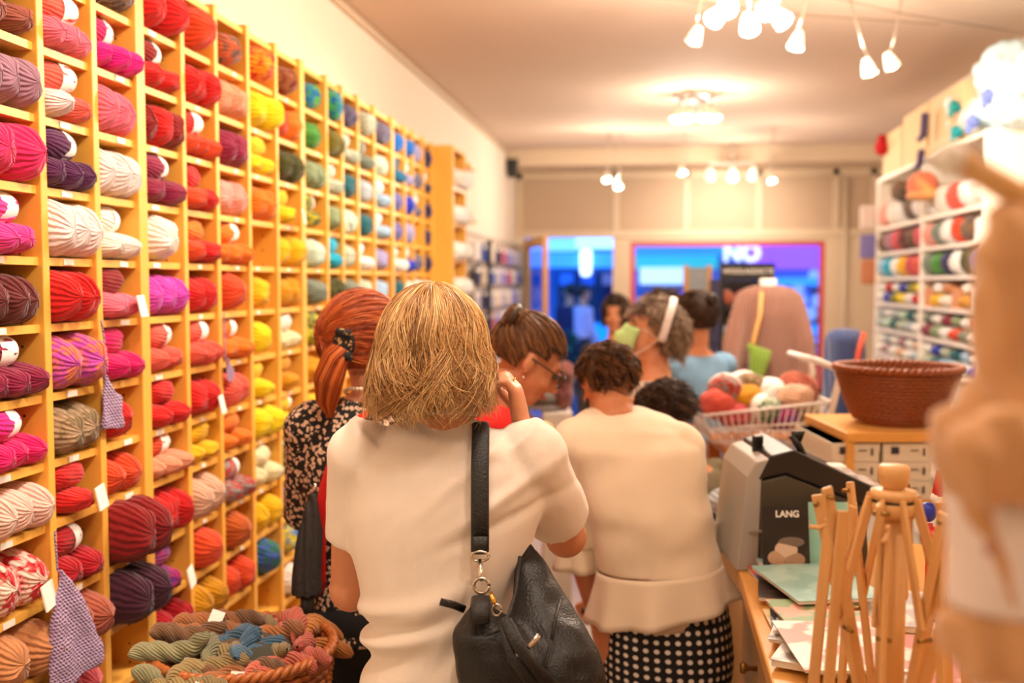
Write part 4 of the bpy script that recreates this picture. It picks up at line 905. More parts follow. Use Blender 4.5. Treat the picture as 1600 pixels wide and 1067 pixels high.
tail(cap3, [bc+Vector((-.012, -.02, -.02)), bc+Vector((.004, -.02, .016)), bc+Vector((.022, -.018, .004)), bc+Vector((.012, -.02, -.016))], [.012, .014, .013, .008], hm3, 260, 12, .001, 33, 'hair_bun')
link('hair_tie', MB().tube([bc+Vector((-.018, 0, -.014))+R3 @ Vector((math.cos(a)*.018, 0, math.sin(a)*.018)) for a in [i*.45 for i in range(15)]], .006, 8).mesh(smooth=True), MATS['black_plastic'], cap3)
m_gl = M('spectacle_frame', (30, 22, 20), .3)
def H3(x, y, z): return hc3+R3 @ Vector((x, y, z))
gl = link('glasses', MB().tube([H3(-.080, -.01, .008), H3(-.074, .05, .010), H3(-.062, .094, .008)], .0022, 6).mesh(smooth=True), m_gl, p3)
link('temple_arm', MB().tube([H3(.080, -.01, .008), H3(.074, .05, .010), H3(.062, .094, .008)], .0022, 6).mesh(smooth=True), m_gl, gl)
for x in (-1, 1): link('rim', MB().tube([H3(x*.034+math.cos(a)*.026, .100, .004+math.sin(a)*.019) for a in [i*.3307 for i in range(20)]], .002, 6).mesh(smooth=True), m_gl, gl)
link('earring', MB().ell(H3(.078, -.0, -.045), (.005, .005, .006)).mesh(smooth=True), m_ring, p3)
cy = tag(link('yarn_ball', BALLS[1], None), 'cream yellow yarn held in the hands of the bowing person in red', 'yarn'); omat(cy, yarn((246, 226, 150))); cy.location = W(850, 700, 2.62); cy.scale = (.035, .05, .075)
# ================= person 4: woman in cream blouse and polka-dot skirt, bending forward
f4 = Fr(1020, 2.4); q = f4.q
p4 = thing('person', 'person bending forward in cream ruffled blouse and black polka dot skirt', 'person'); f4.place(p4)
hc4 = q(948, 597, .17); R4 = Rz(.50) @ Rx(-.55)
T4 = [(636, 962, .070, .050, .12), (648, 972, .115, .07, .10), (668, 982, .152, .09, .07), (700, 990, .163, .105, .04), (750, 1002, .160, .112, .02), (800, 1014, .152, .115, .0), (850, 1024, .150, .115, .0), (890, 1030, .152, .118, 0)]
sl, el, wl = q(902, 692, .06), q(912, 858, .10), q(930, 955, .14)
sr, er, wr_ = q(1056, 698, .06), q(1078, 826, .14), q(1070, 880, .30)
b = MB(); headmesh(b, hc4, R4, .82); b.tube([hc4+R4 @ Vector((0, -.03, -.04)), q(955, 632, .13), q(965, 665, .09)], [.052, .052, .065], 14)
b.loft(rings(f4, T4, -.014), 22); b.loft([(q(1030, 880, 0), Vector((.14, 0, 0)), Vector((0, .11, 0))), (q(1040, 1000, 0), Vector((.14, 0, 0)), Vector((0, .12, 0)))], 20)
arm(b, sl, el, wl); arm(b, sr, er, wr_); hand(b, wl, (.12, .15, -1), (.5, 0, .1), 1, .35); hand(b, wr_, (-.2, .9, -.1), (0, 0, -1), 1, .5)
for sx in (-1, 1): leg(b, (.03+sx*.08, 0, .74), (.03+sx*.08, .03, .42), (.03+sx*.08, 0, .08), (0, 1, 0))
body4 = link('body', remesh(b, .0068, 3), m_skin2, p4); facebits(body4, hc4, R4, .86)
m_cream = M('cream_jersey', (240, 222, 196), .8, bump=.08, bscale=500, sheen=.3)
b = MB(); b.loft(rings(f4, T4), 26)
b.tube([sl+Vector((.04, 0, .02)), sl, sl.lerp(el, .5), sl.lerp(el, .93)], [.056, .066, .066, .062], 16)
b.tube([sr+Vector((-.04, 0, .02)), sr, sr.lerp(er, .5), sr.lerp(er, .95)], [.056, .066, .062, .060], 16)
b.ell(sl, (.070, .070, .066)); b.ell(sr, (.070, .070, .066))
bl4 = link('blouse', remesh(b, .0075, 5, lambda co: .010*noise.noise(Vector((co.x*6+co.z*4, co.y*5, co.z*10-co.x*6)))+.005*noise.noise(Vector((co.x*14, co.y*10, co.z*16)))), m_cream, p4)
def ruffle(name, c0, c1, r0, r1, waves, amp, parent, mat, n=96, m=8, d0=.8, tilt=None):
    vs = []; fs = []; c0 = Vector(c0); c1 = Vector(c1); ax = (c1-c0).normalized(); X_ = (Vector((1, 0, 0))-ax*ax.x).normalized(); Y_ = ax.cross(X_)
    for k in range(m+1):
        t = k/m; c_ = c0.lerp(c1, t)
        for i in range(n):
            a = 2*math.pi*i/n; w_ = amp*t**1.2*(math.sin(a*waves+.6*math.sin(a*3))+.3*math.sin(a*waves*.53+1)); r_ = r0+(r1-r0)*t**1.3+w_
            v = c_+X_*math.cos(a)*r_+Y_*math.sin(a)*r_*d0
            if tilt: v += Vector(tilt)*math.cos(a)*t
            vs.append(v)
    for k in range(m):
        for i in range(n): j = (i+1) % n; fs.append((k*n+i, k*n+j, (k+1)*n+j, (k+1)*n+i))
    me = MB().add(vs, fs).mesh(name, smooth=True); o = link(name, me, mat, parent)
    sd = o.modifiers.new('thick', 'SOLIDIFY'); sd.thickness = .003; return o
ruffle('peplum', q(1030, 884, 0), q(1034, 950, -.0), .154, .182, 8, .013, bl4, m_cream, tilt=(.0, 0, .022))
dr = (el-sl).normalized(); ruffle('sleeve_ruffle', sl.lerp(el, .80), sl.lerp(el, .80)+dr*.095, .060, .078, 5, .008, bl4, m_cream, 64, 6, .9)
dr = (er-sr).normalized(); ruffle('sleeve_ruffle', sr.lerp(er, .80), sr.lerp(er, .80)+dr*.095, .058, .075, 5, .008, bl4, m_cream, 64, 6, .9)
link('undershirt_hem', MB().loft([(q(1034, 930, 0), Vector((.156, 0, .012)), Vector((0, .128, 0))), (q(1036, 962, 0), Vector((.158, 0, .018)), Vector((0, .130, 0)))], 36).mesh(smooth=True), M('undershirt_cotton', (236, 208, 184), .8), p4)
def polka():
    m = M('black_polka_dot', (12, 11, 12), .8); nt = m.node_tree; b_ = nt.nodes['Principled BSDF']; uvn = nn(nt, 'ShaderNodeUVMap'); sp = nn(nt, 'ShaderNodeSeparateXYZ'); nt.links.new(uvn.outputs[0], sp.inputs[0])
    def mt(op, a, c_=None):
        n = nn(nt, 'ShaderNodeMath', operation=op)
        for i, v in enumerate((a, c_)):
            if v is None: continue
            if isinstance(v, (int, float)): n.inputs[i].default_value = v
            else: nt.links.new(v, n.inputs[i])
        return n.outputs[0]
    fx = mt('SUBTRACT', mt('FRACT', mt('DIVIDE', sp.outputs['X'], .0245)), .5); fy = mt('SUBTRACT', mt('FRACT', mt('DIVIDE', mt('ADD', sp.outputs['Y'], mt('MULTIPLY', sp.outputs['X'], .12)), .0215)), .5)
    d = mt('SQRT', mt('ADD', mt('MULTIPLY', fx, fx), mt('MULTIPLY', fy, fy))); k = mt('LESS_THAN', d, .26)
    mx = nn(nt, 'ShaderNodeMix', data_type='RGBA'); mx.inputs['A'].default_value = (.006, .005, .006, 1); mx.inputs['B'].default_value = (.82, .74, .64, 1); nt.links.new(k, mx.inputs['Factor']); nt.links.new(mx.outputs['Result'], b_.inputs['Base Color']); return m
n = 64; vs = []; fs = []; uv = []
prof = [(945, 1036, .155, .128), (985, 1038, .163, .134), (1030, 1040, .166, .138), (1080, 1038, .160, .138), (1140, 1034, .150, .135), (1230, 1028, .14, .13), (1330, 1020, .13, .125)]
for k, (y, x, hw, hd) in enumerate(prof):
    c_ = q(x, y, 0)
    for i in range(n+1):
        a = 2*math.pi*i/n; tl = .022*math.cos(a)*max(0, 1-k/3)
        r_ = 1+.012*math.sin(a*5+k*.4); vs.append(c_+Vector((hw*math.cos(a)*r_, hd*math.sin(a)*r_, tl))); uv.append((i/n*.98, c_.z))
for k in range(len(prof)-1):
    for i in range(n): fs.append((k*(n+1)+i, k*(n+1)+i+1, (k+1)*(n+1)+i+1, (k+1)*(n+1)+i))
me = bpy.data.meshes.new('skirt'); me.from_pydata(vs, [], fs); l = me.uv_layers.new(name='uv'); l.data.foreach_set('uv', [c_ for f_ in fs for i in f_ for c_ in uv[i]]); me.shade_smooth()
link('skirt', me, polka(), p4)
hm4 = HM('auburn_short_hair', (46, 26, 14), (92, 56, 30), (158, 104, 58))
cap4 = hair_curly(p4, hc4, R4, hm4, 3600, .045, .006, 12, .82, 41, .0012, .7, .90, .3)
link('bracelet', MB().tube([wl+Vector((math.cos(a)*.031, math.sin(a)*.028, .004*math.sin(a))) for a in [i*.3307 for i in range(20)]], .007, 8).mesh(smooth=True), MATS['black_plastic'], p4)
link('earring', MB().ell(hc4+R4 @ Vector((-.078, 0, -.055)), (.006, .006, .014)).mesh(smooth=True), MATS['black_plastic'], p4)
# ================= the others, further back
def person(x, y, D, face, label, skin, shirt, hairfn, pants=None, tilt=0.0, bow=0.0, s=1.0, vox=.009, sleeves='short', reach=0.0, name='person', neck=.165):
    f = Fr(x, D); h = f.q(x, y, 0); p = thing(name, label, 'person'); f.place(p); R = Rz(face) @ Rx(-tilt)
    fd = Rz(face) @ Vector((0, 1, 0)); sd = Rz(face) @ Vector((1, 0, 0)); up = (Vector((0, 0, 1))*math.cos(bow)+fd*math.sin(bow))
    nb = h-up*neck-fd*.01; ch = h-up*(neck+.195)-fd*.02; pv = Vector((ch.x, ch.y, 0))-fd*(.25*math.sin(bow)); pz = max(.70, min(.92, h.z-.62)); pv.z = pz
    b = MB(); headmesh(b, h, R, s); b.tube([h+R @ Vector((0, -.02, -.05)), h-up*.115-fd*.01, nb], [.054, .050, .062], 12)
    tr = [(nb+up*.02, .055, .055), (nb-up*.02, .11, .07), (nb-up*.05, .16, .085), (nb-up*.11, .172, .105), (ch, .158, .112), (ch.lerp(pv, .5), .138, .108), (pv+Vector((0, 0, .06)), .155, .12), (pv-Vector((0, 0, .06)), .165, .13)]
    b.loft([(c_, sd*(a-.012), fd.cross(sd).cross(sd)*-1*(d-.012)) for c_, a, d in tr], 18)
    arms = []
    for k in (-1, 1):
        s_ = nb-up*.075+sd*k*.165; e_ = s_-Vector((0, 0, .25))+sd*k*.03+fd*(.03+reach*.12); w_ = e_+fd*(.12+reach*.1)-Vector((0, 0, .20-reach*.25))-sd*k*.03
        arms.append((s_, e_, w_)); arm(b, s_, e_, w_); hand(b, w_, (w_-e_), -sd*k, k, .5)
    for k in (-1, 1): leg(b, pv+sd*k*.085-Vector((0, 0, .04)), Vector((pv.x, pv.y, pz*.52))+sd*k*.085+fd*.03, Vector((pv.x, pv.y, .08))+sd*k*.085, fd)
    bo_ = link('body', remesh(b, vox, 2), skin, p); facebits(bo_, h, R, s)
    b = MB(); b.loft([(c_, sd*a, fd*d) for c_, a, d in tr[1:]], 20)
    if sleeves != 'none':
        for s_, e_, w_ in arms:
            b.ell(s_, (.068, .068, .066))
            b.tube([s_+up*.02, s_, s_.lerp(e_, .5), e_]+([e_.lerp(w_, .9)] if sleeves == 'long' else []), [.055, .062, .056, .052]+([.04] if sleeves == 'long' else []), 14)
    link('shirt', remesh(b, vox, 3, folds(.008, 6, 8, .4, x)), shirt, p)
    b = MB()
    for k in (-1, 1): leg(b, pv+sd*k*.085-Vector((0, 0, .04)), Vector((pv.x, pv.y, pz*.52))+sd*k*.085+fd*.03, Vector((pv.x, pv.y, .10))+sd*k*.085, fd, .016, False)
    b.ell(pv, (.16, .13, .11)); link('trousers', remesh(b, .014, 2), pants or MATS['dark_denim'], p)
    hairfn(p, h, R); return p, f, h, R
HG = HM('grey_brown_hair', (84, 64, 50), (158, 132, 108), (222, 204, 182)); HD = HM('dark_brown_hair', (30, 18, 12), (62, 40, 26), (104, 72, 48)); HK = HM('black_brown_hair', (26, 16, 11), (62, 40, 27), (110, 76, 52))
# 5 masked woman
def hair5(p, h, R):
    hair_curly(p, h, R, HG, 2400, .065, .010, 12, .94, 51, .0015, .8, 1.0, 1.0)
p5, f5, h5, R5 = person(1020, 522, 3.55, 1.45, 'person with green face mask and white headband looking up', m_skin, spots_mat('blue_floral_print', (236, 228, 220), (50, 66, 110), 40, .30), hair5, tilt=-.30, sleeves='none', s=.95, neck=.14)
b = MB(); rows = []
def H5(x, y, z): return h5+R5 @ Vector((x, y, z))
vs = []; fs = []; A_, B_ = 14, 8
for j in range(B_+1):
    z = .012-.115*j/B_
    for i in range(A_+1):
        a = -1.25+2.5*i/A_; bul = .016*math.sin(math.pi*j/B_); vs.append(H5(math.sin(a)*(.074-.012*(j/B_)), .024+math.cos(a)*(.078+bul+(.012 if 2 < j < 6 else 0)*math.cos(a)**4), z+.006*abs(math.sin(a))*(1 if j > 4 else -1)))
for j in range(B_):
    for i in range(A_): fs.append((j*(A_+1)+i, j*(A_+1)+i+1, (j+1)*(A_+1)+i+1, (j+1)*(A_+1)+i))
fm = link('face_mask', MB().add(vs, fs).mesh(smooth=True), M('green_mask_fabric', (192, 236, 164), .8), p5); fm.modifiers.new('t', 'SOLIDIFY').thickness = .003
for z0 in (.008, -.085): link('ear_loop', MB().tube([H5(.070, .04, z0), H5(.080, .01, z0*.6), H5(.084, -.02, -.01)], .002, 6).mesh(), m_tagp, fm); link('ear_loop', MB().tube([H5(-.070, .04, z0), H5(-.080, .01, z0*.6), H5(-.084, -.02, -.01)], .002, 6).mesh(), m_tagp, fm)
link('headband', MB().tube([h5+R5 @ (HC+Vector((math.sin(a)*.105, -.02, math.cos(a)*.118))) for a in [-1.9+3.8*i/24 for i in range(25)]], .014, 10, .4, list(R5 @ Vector((0, 1, 0)))).mesh(smooth=True), M('white_headband', (236, 232, 236), .7), p5)
# 6 denim shirt woman with dark bun
def hair6(p, h, R):
    c_ = hair_pull(p, h, R, HD, (0, -.7, .6), 1600, 10, .96, 61, .0014); bb = h+R @ Vector((0, -.115, .09))
    link('hair_bun', remesh(MB().ell(bb, (.028, .026, .026)), .006, 1, lambda co: .004*noise.noise(co*60)), HD, c_)
person(1083, 500, 4.2, .55, 'person with dark hair bun in light blue denim shirt', m_skin2, M('light_denim', (112, 152, 186), .85, bump=.1, bscale=300), hair6, sleeves='long', vox=.01, neck=.125)
# 7 woman facing the camera by the shop window
def hair7(p, h, R): hair_fall(p, h, R, HD, 1500, .10, .008, .1, 12, 1.0, 1.03, 71, .0018)
person(962, 492, 6.2, math.pi-.3, 'person with brown bob and dark top facing the camera near the door', m_skin2, M('dark_top', (46, 40, 44), .8), hair7, sleeves='long', vox=.011)
# 8 dark curly head bending behind the cream blouse
def hair8(p, h, R): hair_curly(p, h, R, HK, 1800, .055, .009, 10, .80, 81, .0016, .8, .98, .3)
person(1038, 648, 3.08, 1.1, 'person with dark curly hair in olive jacket bending behind the cream blouse', m_skin2, M('olive_jacket', (98, 84, 50), .8, bump=.3, bscale=80), hair8, M('blue_jeans', (84, 116, 160), .8), tilt=.6, bow=.45, sleeves='long', reach=.4, vox=.01, s=.82)
# 9 dark head further back
def hair9(p, h, R): hair_curly(p, h, R, HK, 900, .06, .006, 8, 1.05, 91, .002, .8, 1.0)
person(1034, 494, 4.8, .2, 'person with short dark hair hidden behind the masked person', m_skin2, M('grey_knit', (110, 100, 96), .9), hair9, sleeves='long', vox=.013)
# passers-by in the street
def hair10(p, h, R): hair_cap('hair', p, h, R, HK, 1.04, 1.05)
person(912, 458, 13.6, -1.2, 'passer-by in white lilac coat walking outside the door', m_skin, M('lilac_white_coat', (216, 204, 240), .8), hair10, sleeves='long', vox=.02)
person(890, 456, 14.2, .5, 'passer-by in dark blue jacket outside the door beside the white coat', m_skin, M('dark_blue_jacket', (36, 44, 90), .8), hair10, sleeves='long', vox=.02)
# ------------------------------------------------------------------ white shelf unit on the right
m_wsh = M('white_shelf_paint', (244, 236, 222), .45)
XW = 1.6
wy0 = onX(1533, 442, XW).y; wy1 = onX(1437, 442, XW).y; wy2 = onX(1368, 442, XW).y
ws = thing('white_shelf', 'tall white wall shelf with two bays of yarn and boxes', 'shelf', (XW, wy0, 0))
WH = [.75, .392, .212, .04, -.14, -.32, -.50, -.68, -.86, -1.1, -1.5]
wtop = CAMZ+.75
for y in (wy0, wy1, wy2): bxo('post', (0, y-wy0-.018, 0), (.395, y-wy0+.018, wtop), m_wsh, ws, .003)
bxo('back_panel', (.385, .0, 0), (.397, wy2-wy0, wtop), m_wsh, ws)
for a, c_ in ((wy0, wy1), (wy1, wy2)):
    for h in WH: bxo('shelf_board', (.004, a-wy0+.018, CAMZ+h-.022), (.385, c_-wy0-.018, CAMZ+h), m_wsh, ws)
rowsW = { # row -> (near bay colours, far bay colours)
 0: (['wht', 'snow', 'coral', 'wht', 'snow'], ['snow', 'gbr', 'snow', 'wht', 'lpk']),
 1: (['snow', 'gbr', 'org', 'snow', 'ggry', 'lpk'], ['rose', 'gbr', 'mrn', 'rose', 'mauve', 'gbr']),
 2: (['peri', 'dgrn', 'snow', 'navy', 'grn', 'ggry'], ['coral', 'rose', 'yel', 'snow', 'turq', 'lbl']),
 3: (['snow', 'mus', 'cam', 'wht', 'yel', 'cam'], ['red', 'snow', 'yel2', 'gyel', 'roy', 'snow']),
 4: (['snow', 'ggry', 'org', 'snow', 'sage', 'plum'], ['snow', 'lgry', 'psage', 'teal', 'mint', 'lgry']),
 5: (['roy', 'snow', 'snow', 'lbl', 'teal', 'psage'], ['lgry', 'snow', 'bei', 'snow', 'mauve', 'snow']),
 6: (['navy', 'lgry', 'snow', 'navy'], ['lgry', 'snow', 'bei', 'mauve', 'snow']),
}
for r, (na, fa) in rowsW.items():
    for bay, (cols, a, c_) in enumerate(((na, wy0+.02, wy1-.02), (fa, wy1+.02, wy2-.02))):
        n = len(cols); h = WH[r]-WH[r+1]-.022; zf = CAMZ+WH[r+1]; two = (r in (3, 4, 5))
        for i, k in enumerate(cols):
            yy = a+(i+.5)/n*(c_-a); sp = (c_-a)/n
            nm = f'{"near" if bay == 0 else "far"} bay, {ORD[r]} row, {ORD[i]} along'
            if (bay == 0 and r == 3 and i in (0, 2, 5)) or (bay == 0 and r == 1 and i in (0,)):
                bx_ = tag(bxo('carton', (XW+.02, yy-sp*.4, zf+.001), (XW+.3, yy+sp*.4, zf+h*.72), M('kraft_carton_%s' % k, C[k][1], .7)), f'small {C[k][0]} box on white shelf, {nm}', 'box', 'boxes on the white shelf'); continue
            hh = h*.47/ (2 if two else 1); hh = min(hh, .085)
            o = link('yarn_skein', BALLS[(i+r) % 4], None, None, (XW+.085, yy, zf+hh+.001), (0, 0, rnd.uniform(-.2, .2)), (.10, min(sp*.5, .095), hh)); omat(o, ymat(k)); tag(o, f'{C[k][0]} yarn on white shelf{", lower layer" if two else ""}, {nm}', 'yarn', 'yarn on the white shelf')
            if two:
                k2 = cols[(i+2) % n]; o = link('yarn_skein', BALLS[(i+r+1) % 4], None, None, (XW+.09, yy, zf+hh*2.9), (0, 0, rnd.uniform(-.2, .2)), (.09, min(sp*.48, .09), hh*.95)); omat(o, ymat(k2)); tag(o, f'{C[k2][0]} yarn on white shelf, upper layer, {nm}', 'yarn', 'yarn on the white shelf')
            if (i*3+r) % 4 == 0 and not two: b_ = link('paper_band', BANDS[1], None, o); omat(b_, band_mat())
# boxes and plastic bags on top
m_card = wood('cream_carton', (236, 206, 158), (2, 2, 2), .92, .7)
def topbox(x0, x1, ytop, label, depth=.3):
    a = onX(x0, 300, XW).y; c_ = onX(x1, 300, XW).y; zt_ = onX((x0+x1)/2, ytop, XW+.03).z; lo, hi = min(a, c_), max(a, c_)
    o = tag(bxo('carton', (XW+.03, lo, wtop+.001), (XW+.03+depth, hi, zt_), m_card, None, .004), label, 'box', 'cartons on top of the white shelf')
    bxo('carton_flap', (XW+.026, lo+.03, zt_-.09), (XW+.03, hi-.03, zt_-.02), m_card, o); return o
topbox(1372, 1400, 210, 'cream carton at the far end on top of the white shelf'); topbox(1402, 1438, 178, 'cream carton with purple sock hung in front on white shelf'); topbox(1442, 1490, 150, 'tall cream carton beside the plastic bags on white shelf')
def lump(name, pts, mat, label, cat, vox=.012):
    b = MB(); o0 = Vector(pts[0][0])
    for c_, r_ in pts: b.ell(Vector(c_)-o0, r_)
    o = link(name, remesh(b, vox, 2, lambda co: .03*noise.noise(co*9)+.02*noise.noise(co*22)), mat, None, o0); return tag(o, label, cat)
m_plas = M('clear_plastic_bag', (236, 240, 238), .15, var=.06, vscale=12)
m_plas2 = M('pale_blue_plastic_bag', (196, 222, 232), .2, var=.2, vscale=10)
def TX(x, y, dx=.15): return onX(x, y, XW+dx)
bagA = lump('plastic_bag', [(TX(1522, 165), (.14, .12, .12)), (TX(1540, 185), (.15, .13, .10)), (TX(1515, 192), (.12, .08, .08))], m_plas, 'clear plastic bag of yarn with teal ribbon on top of shelf', 'plastic bag')
bagB = lump('plastic_bag', [(TX(1575, 115), (.15, .15, .16)), (TX(1600, 150), (.16, .16, .14)), (TX(1560, 170), (.14, .12, .12)), (TX(1630, 120), (.14, .14, .14))], m_plas2, 'big pale blue plastic bag piled highest on top of shelf', 'plastic bag')
for nm, (x, y), c_, par in (('ribbon', (1491, 166), (10, 150, 150), bagA), ('ribbon', (1494, 206), (10, 160, 170), bagA), ('ribbon', (1520, 190), (120, 140, 220), bagA), ('ribbon', (1545, 150), (110, 130, 200), bagB)):
    b = MB().ell((0, 0, 0), (.03, .05, .035)).tube([(0, .03, .02), (-.02, .0, -.06)], [.02, .012]); link(nm, remesh(b, .006, 1, lambda co: .012*noise.noise(co*30)), M('ribbon_%d_%d' % c_[:2], c_, .4), par, TX(x, y, -.0)-par.location)
for (x, y0, y1, c_, lab) in ((1446, 176, 212, (70, 50, 120), 'upper purple knitted sock hanging at the cream cartons'), (1440, 234, 256, (76, 52, 124), 'small purple knitted sock hanging below the white shelf edge')):
    a = onX(x, y0, XW-.03); e_ = onX(x-3, y1, XW-.03)
    o = tag(link('knitted_sock', remesh(MB().tube([a-a, (e_-a)*.6, e_-a, e_-a+Vector((-.03, .02, -.03))], [.035, .034, .036, .02], 12, .5), .006, 2), ribmat('purple_knit', c_) if 'purple_knit' not in MATS else MATS['purple_knit'], None, a), lab, 'sock')
o = tag(link('knitted_bird', remesh(MB().ell((0, 0, 0), (.05, .07, .06)).ell((0, .0, .06), (.035, .04, .035)), .008, 2), M('red_knit', (186, 20, 24), .9), None, onX(1378, 226, XW-.0)+Vector((0, 0, -.02))), 'small red knitted ornament at the far top of white shelf', 'ornament')
lump('pompom', [(onX(1408, 298, XW-.02), (.07, .08, .07))], ymat('gbr'), 'grey brown pompom hanging at the white shelf edge', 'pompom')
h1 = onX(1442, 290, XW-.06); o = tag(link('knitted_hat', remesh(MB().ell((0, 0, 0), (.09, .10, .085)).ell((0, 0, -.06), (.095, .105, .03)), .01, 2), yarn((230, 120, 90), (240, 180, 110), 10), None, h1), 'orange pink striped knitted hat hanging at the white shelf edge', 'hat')
# hooks with small things along the far side of the white shelf
for i, (x, y, c_, lab) in enumerate(((1357, 340, (220, 200, 190), 'pale packet hanging on the far side of white shelf, top'), (1357, 385, (120, 110, 170), 'violet packet hanging on the far side of white shelf, middle'), (1358, 425, (190, 120, 80), 'brown packet hanging on the far side of white shelf, lowest'))):
    p = onY(x, y, wy2+.08); tag(link('hanging_packet', remesh(MB().box((0, 0, 0), (.12, .04, .18)), .012, 3), M('packet_%d' % i, c_, .6), None, p), lab, 'packet')
    o_ = bpy.context.view_layer
# ------------------------------------------------------------------ sales counter
ZC = .95
ca = onZ(1119, 838, ZC); cb = onZ(1181, 1067, ZC); CX = (ca.x+cb.x)/2+.030; CY1 = ca.y; CY0 = .25
ct = thing('sales_counter', 'wooden sales counter with drawers and brass knobs at the right', 'counter', (CX, CY0, 0))
m_ct = wood('counter_top_wood', (232, 170, 86), (6, 1, 6), .8, .35); m_cf = wood('counter_front_wood', (196, 160, 118), (6, 1, 6), .8, .5)
bxo('countertop', (0, 0, ZC-.035), (1.0, CY1-CY0, ZC), m_ct, ct, .004)
bxo('carcass', (.05, .03, 0), (.98, CY1-CY0-.03, ZC-.036), m_cf, ct)
m_br = M('brass_knob', (150, 116, 62), .3, 1)
nd = 3; L_ = CY1-CY0-.06
for i in range(nd):
    for (z0, z1) in ((.62, .90), (.32, .60), (.06, .30)):
        d_ = bxo('drawer', (.034, .03+i*L_/nd+.008, z0), (.05, .03+(i+1)*L_/nd-.008, z1), m_cf, ct, .004)
        for t in (.5,):
            link('knob', MB().tube([(.034, .03+(i+t)*L_/nd, (z0+z1)/2), (.016, .03+(i+t)*L_/nd, (z0+z1)/2), (.004, .03+(i+t)*L_/nd, (z0+z1)/2), (-.004, .03+(i+t)*L_/nd, (z0+z1)/2)], [.006, .005, .014, .010], 12).mesh(smooth=True), m_br, d_)
# cash register
def regpt(x, y, D): return W(x, y, D)
rg = thing('cash_register', 'dark grey cash register with light side panel standing on the counter', 'cash register'); RD = 2.28
rg.location = W(1250, 890, RD); rg.location.z = ZC; rg.rotation_euler = (0, 0, YAW)
def rl(x, y, dd=0):
    p = W(x, y, RD+dd)-rg.location; return Vector((p.dot(RV), p.dot(FH), p.z))
m_rg = M('register_grey', (70, 64, 52), .45, bump=.1, bscale=40); m_rl2 = M('register_light', (170, 164, 156), .4); m_gk = M('register_gloss_black', (18, 17, 18), .38)
def clampz(pts): return [Vector((p.x, p.y, max(p.z, .001))) for p in pts]
link('housing', MB().prism(clampz([rl(1186, 905), rl(1187, 752), rl(1228, 742), rl(1352, 790), rl(1360, 905)]), (0, .26, 0)).mesh(bevel=.006), m_rg, rg)
link('side_panel', MB().prism(clampz([rl(1150, 905), rl(1168, 745), rl(1182, 722), rl(1212, 714), rl(1190, 752), rl(1184, 905)]), (0, .27, 0)).mesh(bevel=.004), m_rl2, rg)
link('lid', MB().prism([rl(1186, 750, -.005), rl(1205, 712, -.005), rl(1240, 703, -.005), rl(1385, 770, -.005), rl(1360, 794, -.005), rl(1228, 740, -.005)], (0, .27, 0)).mesh(bevel=.004), m_gk, rg)
link('paper_roll', MB().box(rl(1300, 735, .10), (.06, .05, .03)).mesh(bevel=.005), m_tagp, rg)
link('receipt', remesh(MB().box(rl(1350, 752, .08), (.16, .12, .012), Ry(.42)), .008, 2, lambda co: .008*noise.noise(co*40)), M('receipt_film', (206, 200, 200), .25), rg)
dsp = link('customer_display', remesh(MB().tube([rl(1184, 725, .12), rl(1183, 705, .12), rl(1184, 680, .12)], [.014, .017, .019], 10, .7), .005, 2), m_gk, rg)
link('display_pole', MB().tube([rl(1262, 728, .05), rl(1250, 700, .05), rl(1238, 680, .05)], [.010, .009, .010], 10).mesh(smooth=True), m_gk, rg)
link('display_arm', MB().tube([rl(1238, 680, .05), rl(1254, 677, .05), rl(1248, 690, .05)], [.010, .009, .006], 8).mesh(smooth=True), m_gk, rg)
link('badge_strip', MB().box(rl(1187, 830, -.004), (.05, .004, .004)).mesh(), m_rl2, rg)
# upright magazines leaning on the register
def cover(name, c1, c2, scale=7, thr=.5):
    if name in MATS: return MATS[name]
    m = M(name, c1, .35); nt = m.node_tree; b = nt.nodes['Principled BSDF']; tc = nn(nt, 'ShaderNodeTexCoord'); nz = nn(nt, 'ShaderNodeTexNoise'); nz.inputs['Scale'].default_value = scale; nz.inputs['Detail'].default_value = 2
    nt.links.new(tc.outputs['Object'], nz.inputs['Vector']); rp = nn(nt, 'ShaderNodeValToRGB'); e = rp.color_ramp.elements; e[0].position = thr-.03; e[0].color = (*lin(c1), 1); e[1].position = thr+.03; e[1].color = (*lin(c2), 1)
    nt.links.new(nz.outputs['Fac'], rp.inputs['Fac']); nt.links.new(rp.outputs['Color'], b.inputs['Base Color']); return m
m_page = M('magazine_pages', (238, 230, 218), .6)
def magazine(loc, w_, h_, t_, rot, mat, label, upright=False, extra=None):
    R = thing('magazine', label, 'magazine', loc, 0, 'magazines on the counter'); R.rotation_euler = rot
    link('pages', MB().box((0, 0, t_/2), (w_-.004, h_-.004, t_-.001)).mesh(), m_page, R); link('cover', MB().box((0, 0, t_+.0006), (w_, h_, .0012)).mesh(), mat, R)
    if extra: extra(R, t_+.0018)
    return R
def lang(R, z):
    tag_text('LANG', .020, m_tagp, R, (.005, .066, z), (0, 0, 0), 'title_lettering', .0004, bold=.0006)
    for (x, y, rx, ry, c_) in ((.0, -.012, .026, .020, (214, 186, 160)), (-.022, -.03, .02, .016, (190, 150, 120)), (.018, -.034, .024, .016, (170, 134, 108)), (.012, .004, .03, .012, (120, 100, 90)), (-.01, -.055, .04, .014, (196, 160, 128))):
        link('cover_picture', MB().ell((x, y, z-.0004), (rx, ry, .0012)).mesh(smooth=True), M('cover_wool_%d' % c_[0], c_, .6), R)
D1 = 2.2
pl = W(1226, 892, D1); pl.z = ZC+.004
magazine(pl+Vector((0, 0, .082)), .105, .165, .006, (math.pi/2-.18, 0, YAW), cover('cover_dark', (30, 26, 24), (40, 34, 30)), 'upright dark magazine reading LANG leaning on the cash register', True, lang)
pl2 = W(1300, 892, D1+.02); pl2.z = ZC+.004
